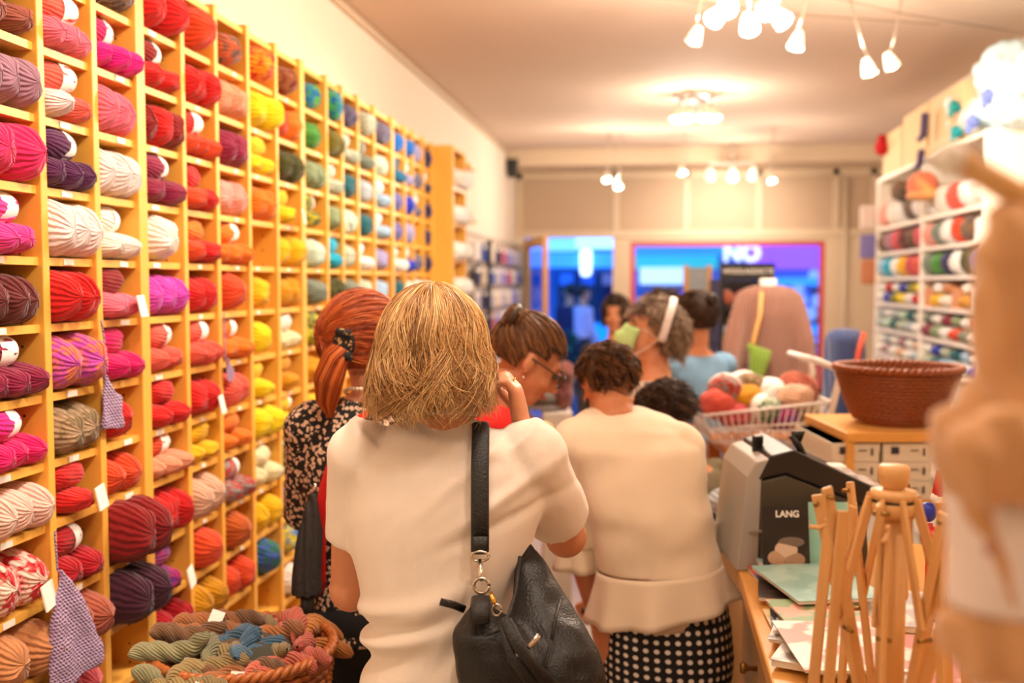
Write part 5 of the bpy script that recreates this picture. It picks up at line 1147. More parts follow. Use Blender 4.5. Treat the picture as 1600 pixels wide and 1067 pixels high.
magazine(pl2+Vector((0, 0, .086)), .11, .17, .006, (math.pi/2-.16, 0, YAW), cover('cover_mint', (150, 206, 190), (226, 214, 170), 12, .6), 'upright mint green magazine beside the LANG magazine')
# magazines lying in heaps
heap = [ # px, py, w, h, rot, base, thick, colours, label
 (1172, 905, .15, .20, 8, .000, .010, ((90, 110, 170), (206, 90, 70)), 'blue and red magazine at the far edge of the heap'),
 (1212, 925, .17, .23, -6, .011, .008, ((60, 52, 50), (110, 96, 92)), 'dark brown patterned magazine under the mint book'),
 (1240, 900, .16, .22, 4, .020, .008, ((236, 226, 220), (160, 200, 214)), 'white and sky blue magazine below the yellow topped one'),
 (1262, 898, .18, .20, -3, .029, .006, ((240, 214, 60), (120, 190, 190)), 'yellow topped magazine at the foot of the register'),
 (1275, 940, .19, .25, 16, .036, .007, ((150, 196, 192), (172, 212, 206)), 'large mint book with pale cover slanting across the heap'),
 (1188, 985, .14, .22, 3, .000, .006, ((238, 214, 150), (244, 230, 200)), 'cream yellow magazine at the counter edge'),
 (1218, 985, .13, .20, -5, .007, .008, ((44, 48, 62), (70, 80, 96)), 'navy magazine between the cream one and the mint book'),
 (1240, 1000, .12, .17, -14, .016, .006, ((226, 220, 214), (110, 104, 100)), 'small grey and white leaflet with coins of print'),
 (1290, 990, .17, .22, 10, .024, .006, ((140, 170, 120), (230, 170, 150)), 'green and salmon magazine under the white envelope'),
 (1218, 1030, .13, .17, -20, .007, .012, ((242, 240, 236), (150, 140, 136)), 'white booklet with grey picture at the front edge'),
 (1310, 1040, .18, .24, 6, .031, .005, ((244, 240, 232), (206, 150, 140)), 'white pink edged folder in front of the wooden swift'),
 (1420, 960, .18, .24, -10, .000, .012, ((236, 232, 228), (190, 186, 190)), 'pale grey magazine behind the wooden swift'),
 (1420, 1040, .18, .24, 8, .000, .010, ((240, 236, 226), (200, 120, 110)), 'white magazine with red print right of the swift'),
]
for i, (px, py, w_, h_, ro, z0, t_, (c1, c2), lab) in enumerate(heap):
    p = onZ(px, py, ZC); p.z = ZC+.0012+z0
    p.x = max(p.x, CX+.025+w_*.52)
    magazine(p, w_, h_, t_, (0, 0, math.radians(ro)), cover('cover_%d' % i, c1, c2, 9+i % 3*4, .5), lab)
# ------------------------------------------------------------------ wooden umbrella swift
m_sw = wood('swift_beech', (224, 172, 110), (9, 9, 1.5), .84, .4)
SD = 1.3; sc_ = W(1393, 900, SD); sc_.z = ZC+.012
sw = thing('umbrella_swift', 'folded wooden umbrella swift with round knob standing on the counter', 'yarn swift', sc_, YAW)
def sz(y): return W(1393, y, SD).z-sc_.z
link('base_disc', MB().lathe([(.0, -.0105), (.06, -.0105), (.06, .006), (.05, .012), (.0, .012)], n=28).mesh(smooth=True), m_sw, sw)
link('post', MB().tube([(0, 0, .012), (0, 0, sz(800))], .0185, 16).mesh(smooth=True), m_sw, sw)
kn = link('knob', MB().lathe([(.008, sz(768)), (.012, sz(764)), (.017, sz(757)), (.0205, sz(742)), (.0205, sz(732)), (.018, sz(727)), (.010, sz(725.5)), (.0, sz(725))], n=24).mesh(smooth=True), m_sw, sw)
hub = link('hub', MB().lathe([(.012, sz(808)), (.026, sz(806)), (.030, sz(798)), (.030, sz(784)), (.026, sz(780)), (.030, sz(776)), (.029, sz(766)), (.012, sz(763))], n=24).mesh(smooth=True), m_sw, sw)
link('hub_wire', MB().tube([(math.cos(a)*.0285, math.sin(a)*.0285, sz(781)) for a in [i*.3307 for i in range(20)]], .0018, 6).mesh(), M('dark_wire', (60, 50, 40), .4, 1), hub)
link('lower_collar', MB().lathe([(.019, .05), (.032, .052), (.032, .085), (.019, .087)], n=20).mesh(smooth=True), m_sw, sw)
def slat(a, b_, wd, tan, nm='slat'):
    a = Vector(a); b_ = Vector(b_); d = b_-a
    z = d.normalized(); y = Vector(tan).normalized(); x = y.cross(z).normalized(); y = z.cross(x)
    R = Matrix((x, y, z)).transposed(); return link(nm, MB().box((a+b_)/2, (wd, .0055, d.length+.012), R).mesh(bevel=.0018), m_sw, sw)
pegm = MB().tube([(0, 0, 0), (0, 0, .0)], .004, 6)
for k in range(8):
    a = 2*math.pi*k/8+.25; er_ = Vector((math.cos(a), math.sin(a), 0)); tn = Vector((-math.sin(a), math.cos(a), 0))
    tall = sz(762+10*((k*5) % 4)); rr = .098-.008*((k*3) % 3)
    top1 = er_*rr+Vector((0, 0, tall)); top2 = er_*(rr-.018)+tn*.0075+Vector((0, 0, tall-.03))
    slat(top1, er_*.036+Vector((0, 0, .10)), .0155, tn); slat(top2+tn*.0, er_*.10+tn*.0075+Vector((0, 0, .07)), .0155, tn)
    slat(er_*.030+Vector((0, 0, sz(782)))-tn*.0075, er_*.072-tn*.0075+Vector((0, 0, sz(950))), .013, tn)
    for pt in (top1-Vector((0, 0, .006)), er_*.066+Vector((0, 0, .205))):
        link('pin', MB().tube([pt-tn*.006, pt+tn*.013], .003, 8).mesh(smooth=True), m_br, sw)
    if k % 2: link('peg', MB().tube([top2+Vector((0, 0, .0)), top2+er_*.012-Vector((0, 0, .008)), top2+er_*.026-Vector((0, 0, .008))], .0034, 8).mesh(smooth=True), m_sw, sw)
# ------------------------------------------------------------------ blurred hank on its peg stand close to the camera
HD_ = .62
hs = thing('hank_stand', 'wooden peg stand close to the camera at the right edge', 'stand', (0, 0, 0)); hp = W(1690, 600, HD_); hs.location = (hp.x, hp.y, ZC); hs.rotation_euler = (0, 0, YAW)
link('base_disc', MB().lathe([(0, .0005), (.06, .0005), (.06, .018), (0, .02)], n=24).mesh(smooth=True), m_sw, hs)
def hl(x, y, dd=0): p = W(x, y, HD_+dd)-hs.location; return Vector((p.dot(RV), p.dot(FH), p.z))
link('post', MB().tube([(0, 0, .015), (0, 0, hl(1690, 200).z)], .011, 12).mesh(smooth=True), m_sw, hs)
link('peg', MB().tube([hl(1690, 370), hl(1590, 305), hl(1500, 250)], [.0085, .0080, .0080], 12).mesh(smooth=True), m_sw, hs)
link('peg_cap', MB().ell(hl(1487, 247), (.010, .010, .010)).mesh(smooth=True), m_tagp, hs)
hk = tag(bpy.data.objects.new('wool_hank', None), 'big soft beige brown wool hank with white paper label at right edge', 'yarn'); COL.objects.link(hk); hk.location = hs.location; hk.rotation_euler = (0, 0, YAW)
def prof_h(rows, dd):
    return [(hl(x, y, dd), Vector((hw/F*HD_, 0, 0)), Vector((0, hw/F*HD_*.7, 0))) for y, x, hw in rows]
b = MB()
b.loft(prof_h([(285, 1625, 22), (330, 1615, 62), (400, 1612, 88), (470, 1612, 98), (540, 1612, 92), (600, 1620, 100), (640, 1630, 90)], .0), 24)
b.loft(prof_h([(560, 1640, 40), (610, 1615, 112), (660, 1608, 148), (700, 1606, 156), (740, 1606, 145), (775, 1612, 128), (860, 1614, 126), (945, 1614, 128), (985, 1612, 148), (1020, 1612, 146), (1055, 1614, 105), (1068, 1616, 50)], -.005), 24)
b.loft(prof_h([(640, 1570, 40), (700, 1545, 70), (750, 1550, 60), (790, 1570, 40)], -.045), 16)
hb_ = link('hank_body', remesh(b, .0035, 3, lambda co: .0025*math.sin(co.x*220+co.z*70+noise.noise(co*20)*3)+.003*noise.noise(co*35)), yarn((214, 164, 116), None, 40, 1), hk)
link('paper_label', MB().loft(prof_h([(772, 1612, 134), (800, 1613, 131), (860, 1614, 130), (930, 1614, 132), (943, 1614, 134)], -.005), 28).mesh(smooth=True), M('label_paper', (240, 226, 222), .7, var=.04), hk)
link('label_print', MB().box(hl(1548, 858, -.066), (.006, .002, .006)).mesh(), M('label_mark', (190, 130, 120), .7), hk)
# turquoise packet and small red trinket beside it
tq = W(1490, 840, .95); tag(link('turquoise_packet', MB().box((0, 0, 0), (.05, .012, .16)).mesh(bevel=.003), M('turquoise_film', (10, 120, 190), .25), None, (tq.x, tq.y, ZC+.082+.06)), 'turquoise blue packet standing behind the beige hank', 'packet')
tag(bxo('packet_stand', (tq.x-.04, tq.y-.03, ZC+.001), (tq.x+.04, tq.y+.03, ZC+.062), m_card), 'small card box under the turquoise packet', 'box')
rd_ = W(1453, 800, 1.75); o = thing('trinket_holder', 'small red and blue trinket behind the wooden swift', 'trinket', (rd_.x, rd_.y, ZC))
link('stem', MB().tube([(0, 0, .001), (0, 0, rd_.z-ZC-.02)], .006, 8).mesh(smooth=True), M('trinket_red', (214, 40, 30), .4), o); link('bead', MB().ell((.004, 0, rd_.z-ZC-.045), (.020, .018, .020)).mesh(smooth=True), M('trinket_red', (214, 40, 30), .4), o)
link('bead', MB().ell((-.004, 0, rd_.z-ZC+.0), (.016, .015, .018)).mesh(smooth=True), M('trinket_blue', (30, 50, 170), .4), o); link('bead', MB().ell((.010, 0, rd_.z-ZC+.026), (.010, .010, .012)).mesh(smooth=True), m_tagp, o); link('tip', MB().tube([(.012, 0, rd_.z-ZC+.03), (.014, 0, rd_.z-ZC+.075)], [.010, .005], 8).mesh(smooth=True), M('trinket_red', (214, 40, 30), .4), o)
# ------------------------------------------------------------------ wicker baskets
m_wick = wood('wicker_brown', (180, 100, 44), (20, 20, 20), .6, .4)
m_wick2 = wood('wicker_red_brown', (156, 80, 34), (20, 20, 20), .6, .4)
def wicker(root, r0, r1, h, mat, rowsn=13, stakes=44, bow=1.25, rim=.012):
    """woven bowl: stakes and alternating weavers as real strands"""
    b = MB()
    for j in range(rowsn):
        t = (j+.5)/rowsn; r = r0+(r1-r0)*t**(1/bow); z = .012+(h-.012)*t; pts = []
        N = stakes*2
        for i in range(N+1):
            a = 2*math.pi*i/N; o_ = .0035*math.cos(math.pi*i+math.pi*j); pts.append((math.cos(a)*(r+o_), math.sin(a)*(r+o_), z))
        b.tube(pts, h/rowsn*.52, 5, 1, cap=False)
    w_ = link('weave', b.mesh(smooth=True), mat, root); w_['kind'] = 'stuff'
    st_ = MB()
    for i in range(stakes):
        a = 2*math.pi*(i+.5)/stakes; st_.tube([(math.cos(a)*(r0+(r1-r0)*t**(1/bow)), math.sin(a)*(r0+(r1-r0)*t**(1/bow)), .01+h*t) for t in (0, .25, .5, .75, 1)], .0032, 5)
    s_ = link('stakes', st_.mesh(smooth=True), mat, root); s_['kind'] = 'stuff'
    link('bottom', MB().lathe([(0, .001), (r0*1.0, .001), (r0*1.0, .012), (0, .012)], n=32).mesh(), mat, root)
    b = MB()
    for k in range(2):
        pts = [(math.cos(a)*(r1+.004+.005*math.cos(a*30+k*math.pi)), math.sin(a)*(r1+.004+.005*math.cos(a*30+k*math.pi)), h+.004+.005*math.sin(a*30+k*math.pi)) for a in [2*math.pi*i/240 for i in range(241)]]
        b.tube(pts, rim*.6, 6, cap=False)
    link('rim', b.mesh(smooth=True), mat, root)
# storage table with boxes and the big wicker basket
BD = 3.0
tb = thing('storage_table', 'wooden storage table carrying the wicker basket with white boxes below', 'table'); f5_ = Fr(1385, BD); f5_.place(tb)
zt5 = f5_.q(1385, 664).z
def tq_(x, y, dd=0): return f5_.q(x, y, dd)
xl_, xr_ = tq_(1296, 660).x, tq_(1478, 660).x
bxo('table_top', (xl_, -.16, zt5-.028), (xr_, .26, zt5), m_ct, tb, .003)
zsh = tq_(1385, 782, -.15).z
bxo('lower_shelf', (xl_+.02, -.15, zsh-.02), (xr_-.02, .25, zsh), m_ct, tb)
for x in (xl_+.012, xr_-.012):
    for y in (-.14, .24): bxo('leg', (x-.012, y-.015, 0), (x+.012, y+.015, zt5-.028), m_ct, tb)
m_wb = M('white_carton', (228, 218, 200), .6); m_wl = M('carton_label_dark', (40, 42, 60), .5)
hB = (zt5-.030-zsh)/3-.002
for cI, (xa, xb) in enumerate(((1300, 1374), (1380, 1456))):
    for rI in range(3):
        y_ = -.145; a = tq_(xa, 700, y_).x; c_ = tq_(xb, 700, y_).x; z0 = zsh+.001+rI*(hB+.001)
        o = thing('yarn_carton', f'white carton with dark label, {"left" if cI == 0 else "right"} stack under the wicker basket, {("bottom", "middle", "top")[rI]}', 'box', tb.location+RV*((a+c_)/2)+FH*(y_)+Vector((0, 0, z0)), YAW, 'white cartons under the wicker basket')
        w_ = c_-a; bxo('carton_body', (-w_/2, 0, 0), (w_/2, .36, hB), m_wb, o, .002); bxo('carton_lid', (-w_/2-.001, -.002, hB*.55), (w_/2+.001, .362, hB), m_wb, o, .001)
        bxo('label_square', (-w_*.34, -.004, hB*.45), (-w_*.18, -.002, hB*.82), m_wl, o); bxo('label_text', (w_*.06, -.004, hB*.6), (w_*.22, -.002, hB*.66), m_wl, o); bxo('barcode', (w_*.32, -.004, hB*.35), (w_*.36, -.002, hB*.75), m_wl, o)
wk = thing('wicker_basket', 'large round brown wicker basket on the storage table', 'basket', f5_.o+RV*(tq_(1402, 600, .04).x)+FH*.04+Vector((0, 0, zt5+.001)), .3)
wicker(wk, .115, .178, tq_(1402, 583, -.10).z-zt5, m_wick2, 14, 46, 1.6)
# ------------------------------------------------------------------ white shopping cart basket with yarn on a wooden stand
KD = 3.6; fk = Fr(1195, KD); kq = fk.q
stl = thing('wooden_stand', 'wooden stand carrying the white shopping basket', 'stand'); fk.place(stl)
zs_ = kq(1195, 688, 0).z
m_st = wood('orange_wood', (196, 116, 48), (6, 6, 1), .8, .4)
xa, xb = kq(1118, 690).x, kq(1285, 690).x
bxo('stand_top', (xa, -.15, zs_-.03), (xb, .18, zs_), m_st, stl, .003)
for x in (xa+.025, xb-.025):
    for y in (-.125, .155): bxo('leg', (x-.022, y-.022, 0), (x+.022, y+.022, zs_-.03), m_st, stl)
bxo('apron', (xa+.047, -.14, zs_-.13), (xb-.047, -.125, zs_-.03), m_st, stl); bxo('shelf_board', (xa+.01, -.145, zs_-.42), (xb-.01, .175, zs_-.40), m_st, stl)
kt = thing('shopping_basket', 'white wire shopping basket with tall handle full of yarn balls', 'basket'); fk.place(kt)
m_wr = M('white_coated_wire', (240, 232, 226), .35)
def wire(pts, r=.0035, nm='wire'): return link(nm, MB().tube(pts, r, 6).mesh(smooth=True), m_wr, kt)
x0, x1 = kq(1097, 650, -.14).x, kq(1300, 628, -.14).x; zr0, zr1 = kq(1097, 650, -.14).z, kq(1300, 628, -.14).z; xb0, xb1 = x0+.045, x1-.055; zb = zs_+.012
yf, yb = -.14, .17
def rim_pt(t, y): return Vector((x0+(x1-x0)*t, y, zr0+(zr1-zr0)*t))
def bot_pt(t, y): return Vector((xb0+(xb1-xb0)*t, y*.85, zb))
for y in (yf, yb):
    wire([rim_pt(0, y), rim_pt(1, y)], .006, 'rim_wire'); wire([rim_pt(0, y).lerp(bot_pt(0, y), .5), rim_pt(1, y).lerp(bot_pt(1, y), .5)], .004); wire([bot_pt(0, y), bot_pt(1, y)], .004)
    for i in range(19): wire([rim_pt(i/18, y), bot_pt(i/18, y)], .0024)
for t in (0, 1):
    wire([rim_pt(t, yf), rim_pt(t, yb)], .006, 'rim_wire'); wire([bot_pt(t, yf), bot_pt(t, yb)], .004)
    for i in range(1, 8): y = yf+(yb-yf)*i/8; wire([rim_pt(t, y), bot_pt(t, y)], .0024)
for i in range(9): wire([bot_pt(i/8, yf), bot_pt(i/8, yb)], .0024)
for y in (yf, yb): link('handle_frame', MB().tube([kq(1280, 722, -.14)+Vector((0, y-yf, 0)), kq(1297, 650, -.14)+Vector((0, y-yf, 0)), kq(1311, 592, -.14)+Vector((0, y-yf, 0)), kq(1306, 575, -.14)+Vector((0, y-yf, 0)), kq(1272, 562, -.14)+Vector((0, y-yf, 0))], .0115, 10).mesh(smooth=True), m_wr, kt)
link('handle_bar', MB().tube([kq(1272, 562, -.14), kq(1272, 562, -.14)+Vector((0, yb-yf, 0))], .011, 10).mesh(smooth=True), m_wr, kt)
cart = [(1132, 608, -.02, 'multi', .062, 'white and red banded'), (1122, 632, -.06, 'coral', .060, 'coral pink'), (1172, 604, .06, 'oliv', .058, 'olive tan'), (1168, 622, -.04, 'mus', .05, 'mustard'), (1205, 614, .03, 'snow', .058, 'snowy white'), (1192, 638, -.07, 'gwr', .056, 'green and white'), (1247, 606, .04, 'terra', .064, 'rust brown'), (1242, 622, -.04, 'bei', .058, 'sand and grey'), (1148, 648, -.07, 'rose', .05, 'dusty rose'), (1222, 652, -.07, 'vimag', .05, 'violet and magenta'), (1262, 648, -.05, 'oliv', .046, 'dull olive'), (1160, 600, .10, 'snow', .055, 'plain white')]
for i, (x, y, dd, k, r_, nm) in enumerate(cart):
    o = link('yarn_ball', BALLS[i % 4], None, None, W(x, y, KD+dd), (rnd.uniform(-.4, .4), rnd.uniform(-.4, .4), rnd.uniform(0, 3)), (r_*1.15, r_, r_*.9)); omat(o, ymat(k)); tag(o, f'{nm} yarn ball in the white shopping basket', 'yarn', 'yarn in the shopping basket')
    if i in (0, 4, 5): b_ = link('paper_band', BANDS[1], None, o); omat(b_, band_mat())
pk = W(1128, 805, 2.82)
o = thing('blue_yarn_basket', 'navy blue yarn lying in a bin beside the counter end', 'yarn', (pk.x, pk.y, 0)); link('bin', MB().lathe([(.0, .001), (.07, .001), (.085, pk.z-.06), (.078, pk.z-.06), (.065, .02), (0, .02)], n=24).mesh(smooth=True), m_cf, o)
for k, (c_, dx_, dz_) in enumerate((('navy', .0, .0), ('oliv', -.03, -.05), ('lgry', .02, .05))):
    u = link('yarn_ball', BALLS[k], None, o, (dx_, -.02, pk.z+dz_-.02), (.2, .1, k), (.075, .065, .055)); omat(u, ymat(c_))
# ------------------------------------------------------------------ dress forms
def dressform(name, label, D, x0, rowsT, armsT, mat, fold=None, arm_r=.055):
    f = Fr(x0, D); p = thing(name, label, 'dress form'); f.place(p)
    b = MB(); b.loft([(f.q(x, y, 0), Vector((hw, 0, 0)), Vector((0, hd, 0))) for y, x, hw, hd in rowsT], 26)
    for pts in armsT: b.tube([f.q(x, y, dd) for x, y, dd in pts], [arm_r*1.0, arm_r*1.05, arm_r*1.0, arm_r*.9][:len(pts)], 14)
    link('garment', remesh(b, .010, 5, fold), mat, p)
    zlow = f.q(x0, rowsT[-1][0], 0).z
    if 'blue' not in label: link('neck', MB().tube([f.q(rowsT[0][1], rowsT[0][0], 0)-Vector((0, 0, .03)), f.q(rowsT[0][1], rowsT[0][0], 0)+Vector((0, 0, .035))], [.045, .04], 14).mesh(smooth=True), m_tagp, p)
    link('stand_pole', MB().tube([(0, 0, .02), (0, 0, zlow+.05)], .015, 10).mesh(smooth=True), m_chrome, p); link('stand_base', MB().lathe([(0, .001), (.16, .001), (.15, .02), (0, .025)], n=24).mesh(smooth=True), m_chrome, p)
    return p, f
def ribknit(name, c):
    if name in MATS: return MATS[name]
    m = M(name, c, .9, sheen=.3); nt = m.node_tree; b = nt.nodes['Principled BSDF']; tc = nn(nt, 'ShaderNodeTexCoord'); wv = nn(nt, 'ShaderNodeTexWave'); wv.inputs['Scale'].default_value = 22; wv.inputs['Distortion'].default_value = .6
    nt.links.new(tc.outputs['Object'], wv.inputs['Vector']); bp = nn(nt, 'ShaderNodeBump'); bp.inputs['Strength'].default_value = .9; bp.inputs['Distance'].default_value = .012; nt.links.new(wv.outputs['Fac'], bp.inputs['Height']); nt.links.new(bp.outputs['Normal'], b.inputs['Normal']); return m
mf, ff = dressform('dress_form', 'dress form wearing a ribbed dusky brown sweater with green bag', 5.0, 1198, [(446, 1200, .06, .05), (451, 1200, .125, .07), (462, 1200, .17, .095), (490, 1200, .19, .115), (550, 1200, .185, .12), (600, 1200, .19, .12), (650, 1200, .19, .12), (690, 1200, .18, .12)],
    [[(1162, 476, -.02), (1147, 530, -.06), (1140, 590, -.12), (1144, 640, -.13)], [(1240, 478, -.02), (1254, 530, -.06), (1260, 590, -.09), (1254, 640, -.10)]], ribknit('dusky_brown_rib', (164, 112, 92)), lambda co: .006*noise.noise(Vector((co.x*8, co.y*8, co.z*3))))
gb = thing('green_felt_bag', 'small lime green knitted bag hanging from the brown sweater', 'bag'); ff.place(gb)
link('strap', MB().tube([ff.q(1188, 452, .02), ff.q(1190, 458, -.10), ff.q(1188, 490, -.14), ff.q(1178, 530, -.15), ff.q(1176, 548, -.15)], .011, 8, .4, (1, 0, 0)).mesh(smooth=True), M('tan_strap', (220, 168, 100), .6), gb)
gbm = ff.q(1186, 566, -.165); link('bag_body', remesh(MB().loft([(gbm+Vector((.0, 0, .075)), (.062, 0, -.02), (0, .02, 0)), (gbm+Vector((0, 0, .02)), (.05, 0, -.008), (0, .028, 0)), (gbm+Vector((-.012, 0, -.075)), (.034, 0, 0), (0, .022, 0))], 18, 3), .006, 3), ribknit('lime_green_knit', (150, 196, 40)), gb)
bf, bq = dressform('dress_form', 'dress form in a blue knitted jumper with orange red strap', 4.3, 1322, [(513, 1320, .035, .03), (517, 1320, .065, .05), (528, 1320, .085, .07), (570, 1320, .09, .08), (620, 1320, .10, .09), (690, 1320, .10, .09)], [], ribknit('blue_knit', (46, 72, 136)))
link('strap', MB().tube([bq.q(1350, 520, -.05), bq.q(1343, 545, -.09), bq.q(1336, 580, -.105), bq.q(1330, 640, -.11)], .012, 8, .3, (1, 0, 0)).mesh(smooth=True), M('orange_red_strap', (190, 70, 40), .6), bf)
# ------------------------------------------------------------------ black display stand WOOLADDICTS
AD = 5.9; fa = Fr(1158, AD); wa = thing('display_stand', 'black display stand with white WOOLADDICTS header and yarn', 'display stand'); fa.place(wa)
m_bk = MATS['black_plastic']; ax0, ax1 = fa.q(1117, 430).x, fa.q(1200, 430).x; at_ = fa.q(1158, 412).z; ab = fa.q(1158, 437).z
bxo('header_board', (ax0, -.16, ab), (ax1, -.13, at_), m_bk, wa)
for x in (ax0+.012, ax1-.012): bxo('post', (x-.012, -.15, 0), (x+.012, .15, ab), m_bk, wa)
bxo('back_panel', (ax0, .14, .05), (ax1, .15, ab), m_bk, wa)
tag_text('WOOLADDICTS', .040, m_tagp, wa, ((ax0+ax1)/2, -.162, (at_+ab)/2), (math.pi/2, 0, 0), 'header_lettering', .001)
zz = ab-.16; aa_ = ['terra', 'red', 'coral', 'lgry', 'mauve', 'gbr', 'ggry', 'dgb', 'oliv', 'cam', 'rose', 'brn']
ci = 0
while zz > .5:
    bxo('shelf_board', (ax0, -.15, zz-.015), (ax1, .15, zz), m_bk, wa)
    for j in range(3):
        o = link('yarn_ball', BALLS[j], None, None, fa.o+RV*(ax0+(j+.5)*(ax1-ax0)/3)+FH*(-.06)+Vector((0, 0, zz+.051)), (0, 0, YAW+1.57), (.085, .048, .05)); omat(o, ymat(aa_[ci % 12])); tag(o, f'{C[aa_[ci % 12]][0]} yarn on the black stand, {ORD[ci//3]} shelf down, {("left", "middle", "right")[j]}', 'yarn', 'yarn on the black stand'); ci += 1
        if ci > 11: break
    zz -= .21
    if ci > 11: break
# mirror-like framed panel and a pedestal with dark felt hat
pn = W(1088, 520, 6.6); fp = Fr(1090, 6.6); pp = thing('framed_panel', 'tall grey framed display panel left of the black stand', 'panel'); fp.place(pp)
px0, px1, pz1 = fp.q(1072, 480).x, fp.q(1108, 480).x, fp.q(1090, 418).z
bxo('panel_board', (px0, 0, .02), (px1, .02, pz1), M('grey_panel', (150, 160, 168), .4), pp)
for x in (px0, px1): bxo('panel_frame', (x-.015, -.01, 0), (x+.015, .03, pz1+.015), m_dw, pp)
fh = Fr(868, 4.6); pd = thing('pedestal', 'pale grey display pedestal beside the open door', 'pedestal'); fh.place(pd); pzt = fh.q(868, 640).z
bxo('pedestal_body', (fh.q(848, 640).x, -.12, 0), (fh.q(892, 640).x, .15, pzt), M('pale_grey_laminate', (196, 186, 176), .5), pd, .004)
o = tag(link('felt_hat', remesh(MB().ell((0, 0, .055), (.07, .08, .05)).ell((0, 0, .012), (.10, .11, .011)), .007, 2), M('grey_felt', (96, 86, 80), .9), None, fh.o+RV*fh.q(852, 640).x+Vector((0, 0, pzt))), 'grey felt hat on the pale pedestal', 'hat')
o = tag(link('yarn_hank', remesh(MB().ell((0, 0, .0), (.05, .05, .08)).ell((.01, 0, .09), (.045, .05, .06)), .007, 2, lambda co: .008*noise.noise(co*30)), yarn((100, 54, 54), (130, 80, 70)), None, fh.o+RV*fh.q(880, 640).x+FH*-.02+Vector((0, 0, pzt+.078))), 'maroon brown hank standing on the pale pedestal', 'yarn')
# ------------------------------------------------------------------ notions wall between the end unit and the door
ny0 = onX(728, 440, XL).y; ny1 = onX(806, 440, XL).y
pb = thing('notions_rack', 'grey wire rack of knitting notions on the left wall near the door', 'rack', (XL+.008, ny0, 0)); m_gw = M('grey_wire', (150, 140, 130), .4, .8)
zlo, zhi = .9, 2.02
for i in range(12): y = (ny1-ny0)*i/11; link('wire', MB().tube([(.02, y, zlo), (.02, y, zhi)], .004, 6).mesh(), m_gw, pb)
for i in range(10): z = zlo+(zhi-zlo)*i/9; link('wire', MB().tube([(.0, 0, z), (.02, 0, z), (.02, ny1-ny0, z), (0, ny1-ny0, z)], .004, 6).mesh(), m_gw, pb)
link('post', MB().tube([(.10, .5, 0), (.10, .5, 1.98)], .02, 8).mesh(smooth=True), m_bk, pb)
packc = [('white', (232, 224, 220)), ('lilac', (150, 140, 196)), ('black', (36, 32, 36)), ('blue', (40, 80, 160)), ('pale grey', (196, 188, 190)), ('rust', (186, 90, 60)), ('cream', (236, 220, 190))]
ri = 0
for r in range(5):
    for i in range(8):
        nm, c_ = packc[(i*3+r*2+(i*r) % 3) % 7]; y = ny0+(ny1-ny0)*(i+.5)/8; z = zhi-.14-r*.20
        o = tag(link('notion_packet', MB().box((0, 0, 0), (.03, (ny1-ny0)/8*.72, .15)).mesh(bevel=.004), M('packet_'+nm.replace(' ', '_'), c_, .5), None, (XL+.055, y, z)), f'{nm} packet on the notions rack, {ORD[r]} row, {ORD[i]} from the pine unit', 'packet', 'packets on the notions rack')
        bxo('packet_header', (-.016, -(ny1-ny0)/8*.3, .03), (.0165, (ny1-ny0)/8*.3, .06), m_tagp, o)
o = tag(link('blue_pennant', MB().prism([(0, -.05, .08), (0, .05, .08), (0, .03, -.08), (0, -.03, -.08)], (.01, 0, 0)).mesh(), M('pennant_blue', (20, 110, 190), .6), None, onX(722, 374, XL+.02)), 'small blue pennant pinned to the wall above the rack', 'pennant')
# ------------------------------------------------------------------ basket of twisted hanks on a stool in front of the cubbies
GD = 1.95; fg = Fr(374, GD); gq = fg.q
rimz = gq(520, 1012, 0).z; rr_ = abs(gq(520, 1012, 0).x); bh = .20
stz = rimz-bh
so = thing('low_stool', 'low round wooden stool under the basket of hanks', 'stool'); fg.place(so)
link('seat', MB().lathe([(0, stz-.03), (.17, stz-.03), (.175, stz-.015), (.17, stz-.001), (0, stz-.001)], n=28).mesh(smooth=True), m_ct, so)
for k in range(4): a = k*1.571+.78; link('leg', MB().tube([(math.cos(a)*.11, math.sin(a)*.11, stz-.03), (math.cos(a)*.16, math.sin(a)*.16, 0)], .015, 8).mesh(smooth=True), m_ct, so)
gk = thing('hank_basket', 'round wicker basket heaped with twisted hand dyed hanks', 'basket', fg.o+Vector((0, 0, stz)), .2)
wicker(gk, .14, rr_-.006, bh, m_wick, 12, 40, 1.5)
def hank_me(seed, L=.20, R_=.026, bend=.05, turns=2.2):
    r2 = random.Random(seed); n, m = 18, 30; vs = []; fs = []; uv = []
    for k in range(m+1):
        t = k/m; x = (t-.5)*L; cyy = bend*math.sin(math.pi*t)-bend*.6; czz = .012*math.sin(2*math.pi*t+seed); env = min(1, math.sin(math.pi*min(max(t, .0), 1))**.42+.12); tw = 2*math.pi*turns*t
        for i in range(n+1):
            a = 2*math.pi*i/n; lob = R_*env*(.80+.34*abs(math.cos(a-tw))**.8); vs.append((x, cyy+math.cos(a)*lob, czz+math.sin(a)*lob)); uv.append((i/n-turns*t*.5, t))
    for k in range(m):
        for i in range(n): fs.append((k*(n+1)+i, k*(n+1)+i+1, (k+1)*(n+1)+i+1, (k+1)*(n+1)+i))
    me = bpy.data.meshes.new('yarn_hank'); me.from_pydata(vs, [], fs); l = me.uv_layers.new(name='uv'); l.data.foreach_set('uv', [c_ for f_ in fs for i in f_ for c_ in uv[i]]); me.shade_smooth(); me.materials.append(None); return me
HK_ = [hank_me(1), hank_me(2, .18, .028, .08, 1.8), hank_me(3, .22, .025, .02, 2.6), hank_me(4, .17, .03, .06, 2.0)]
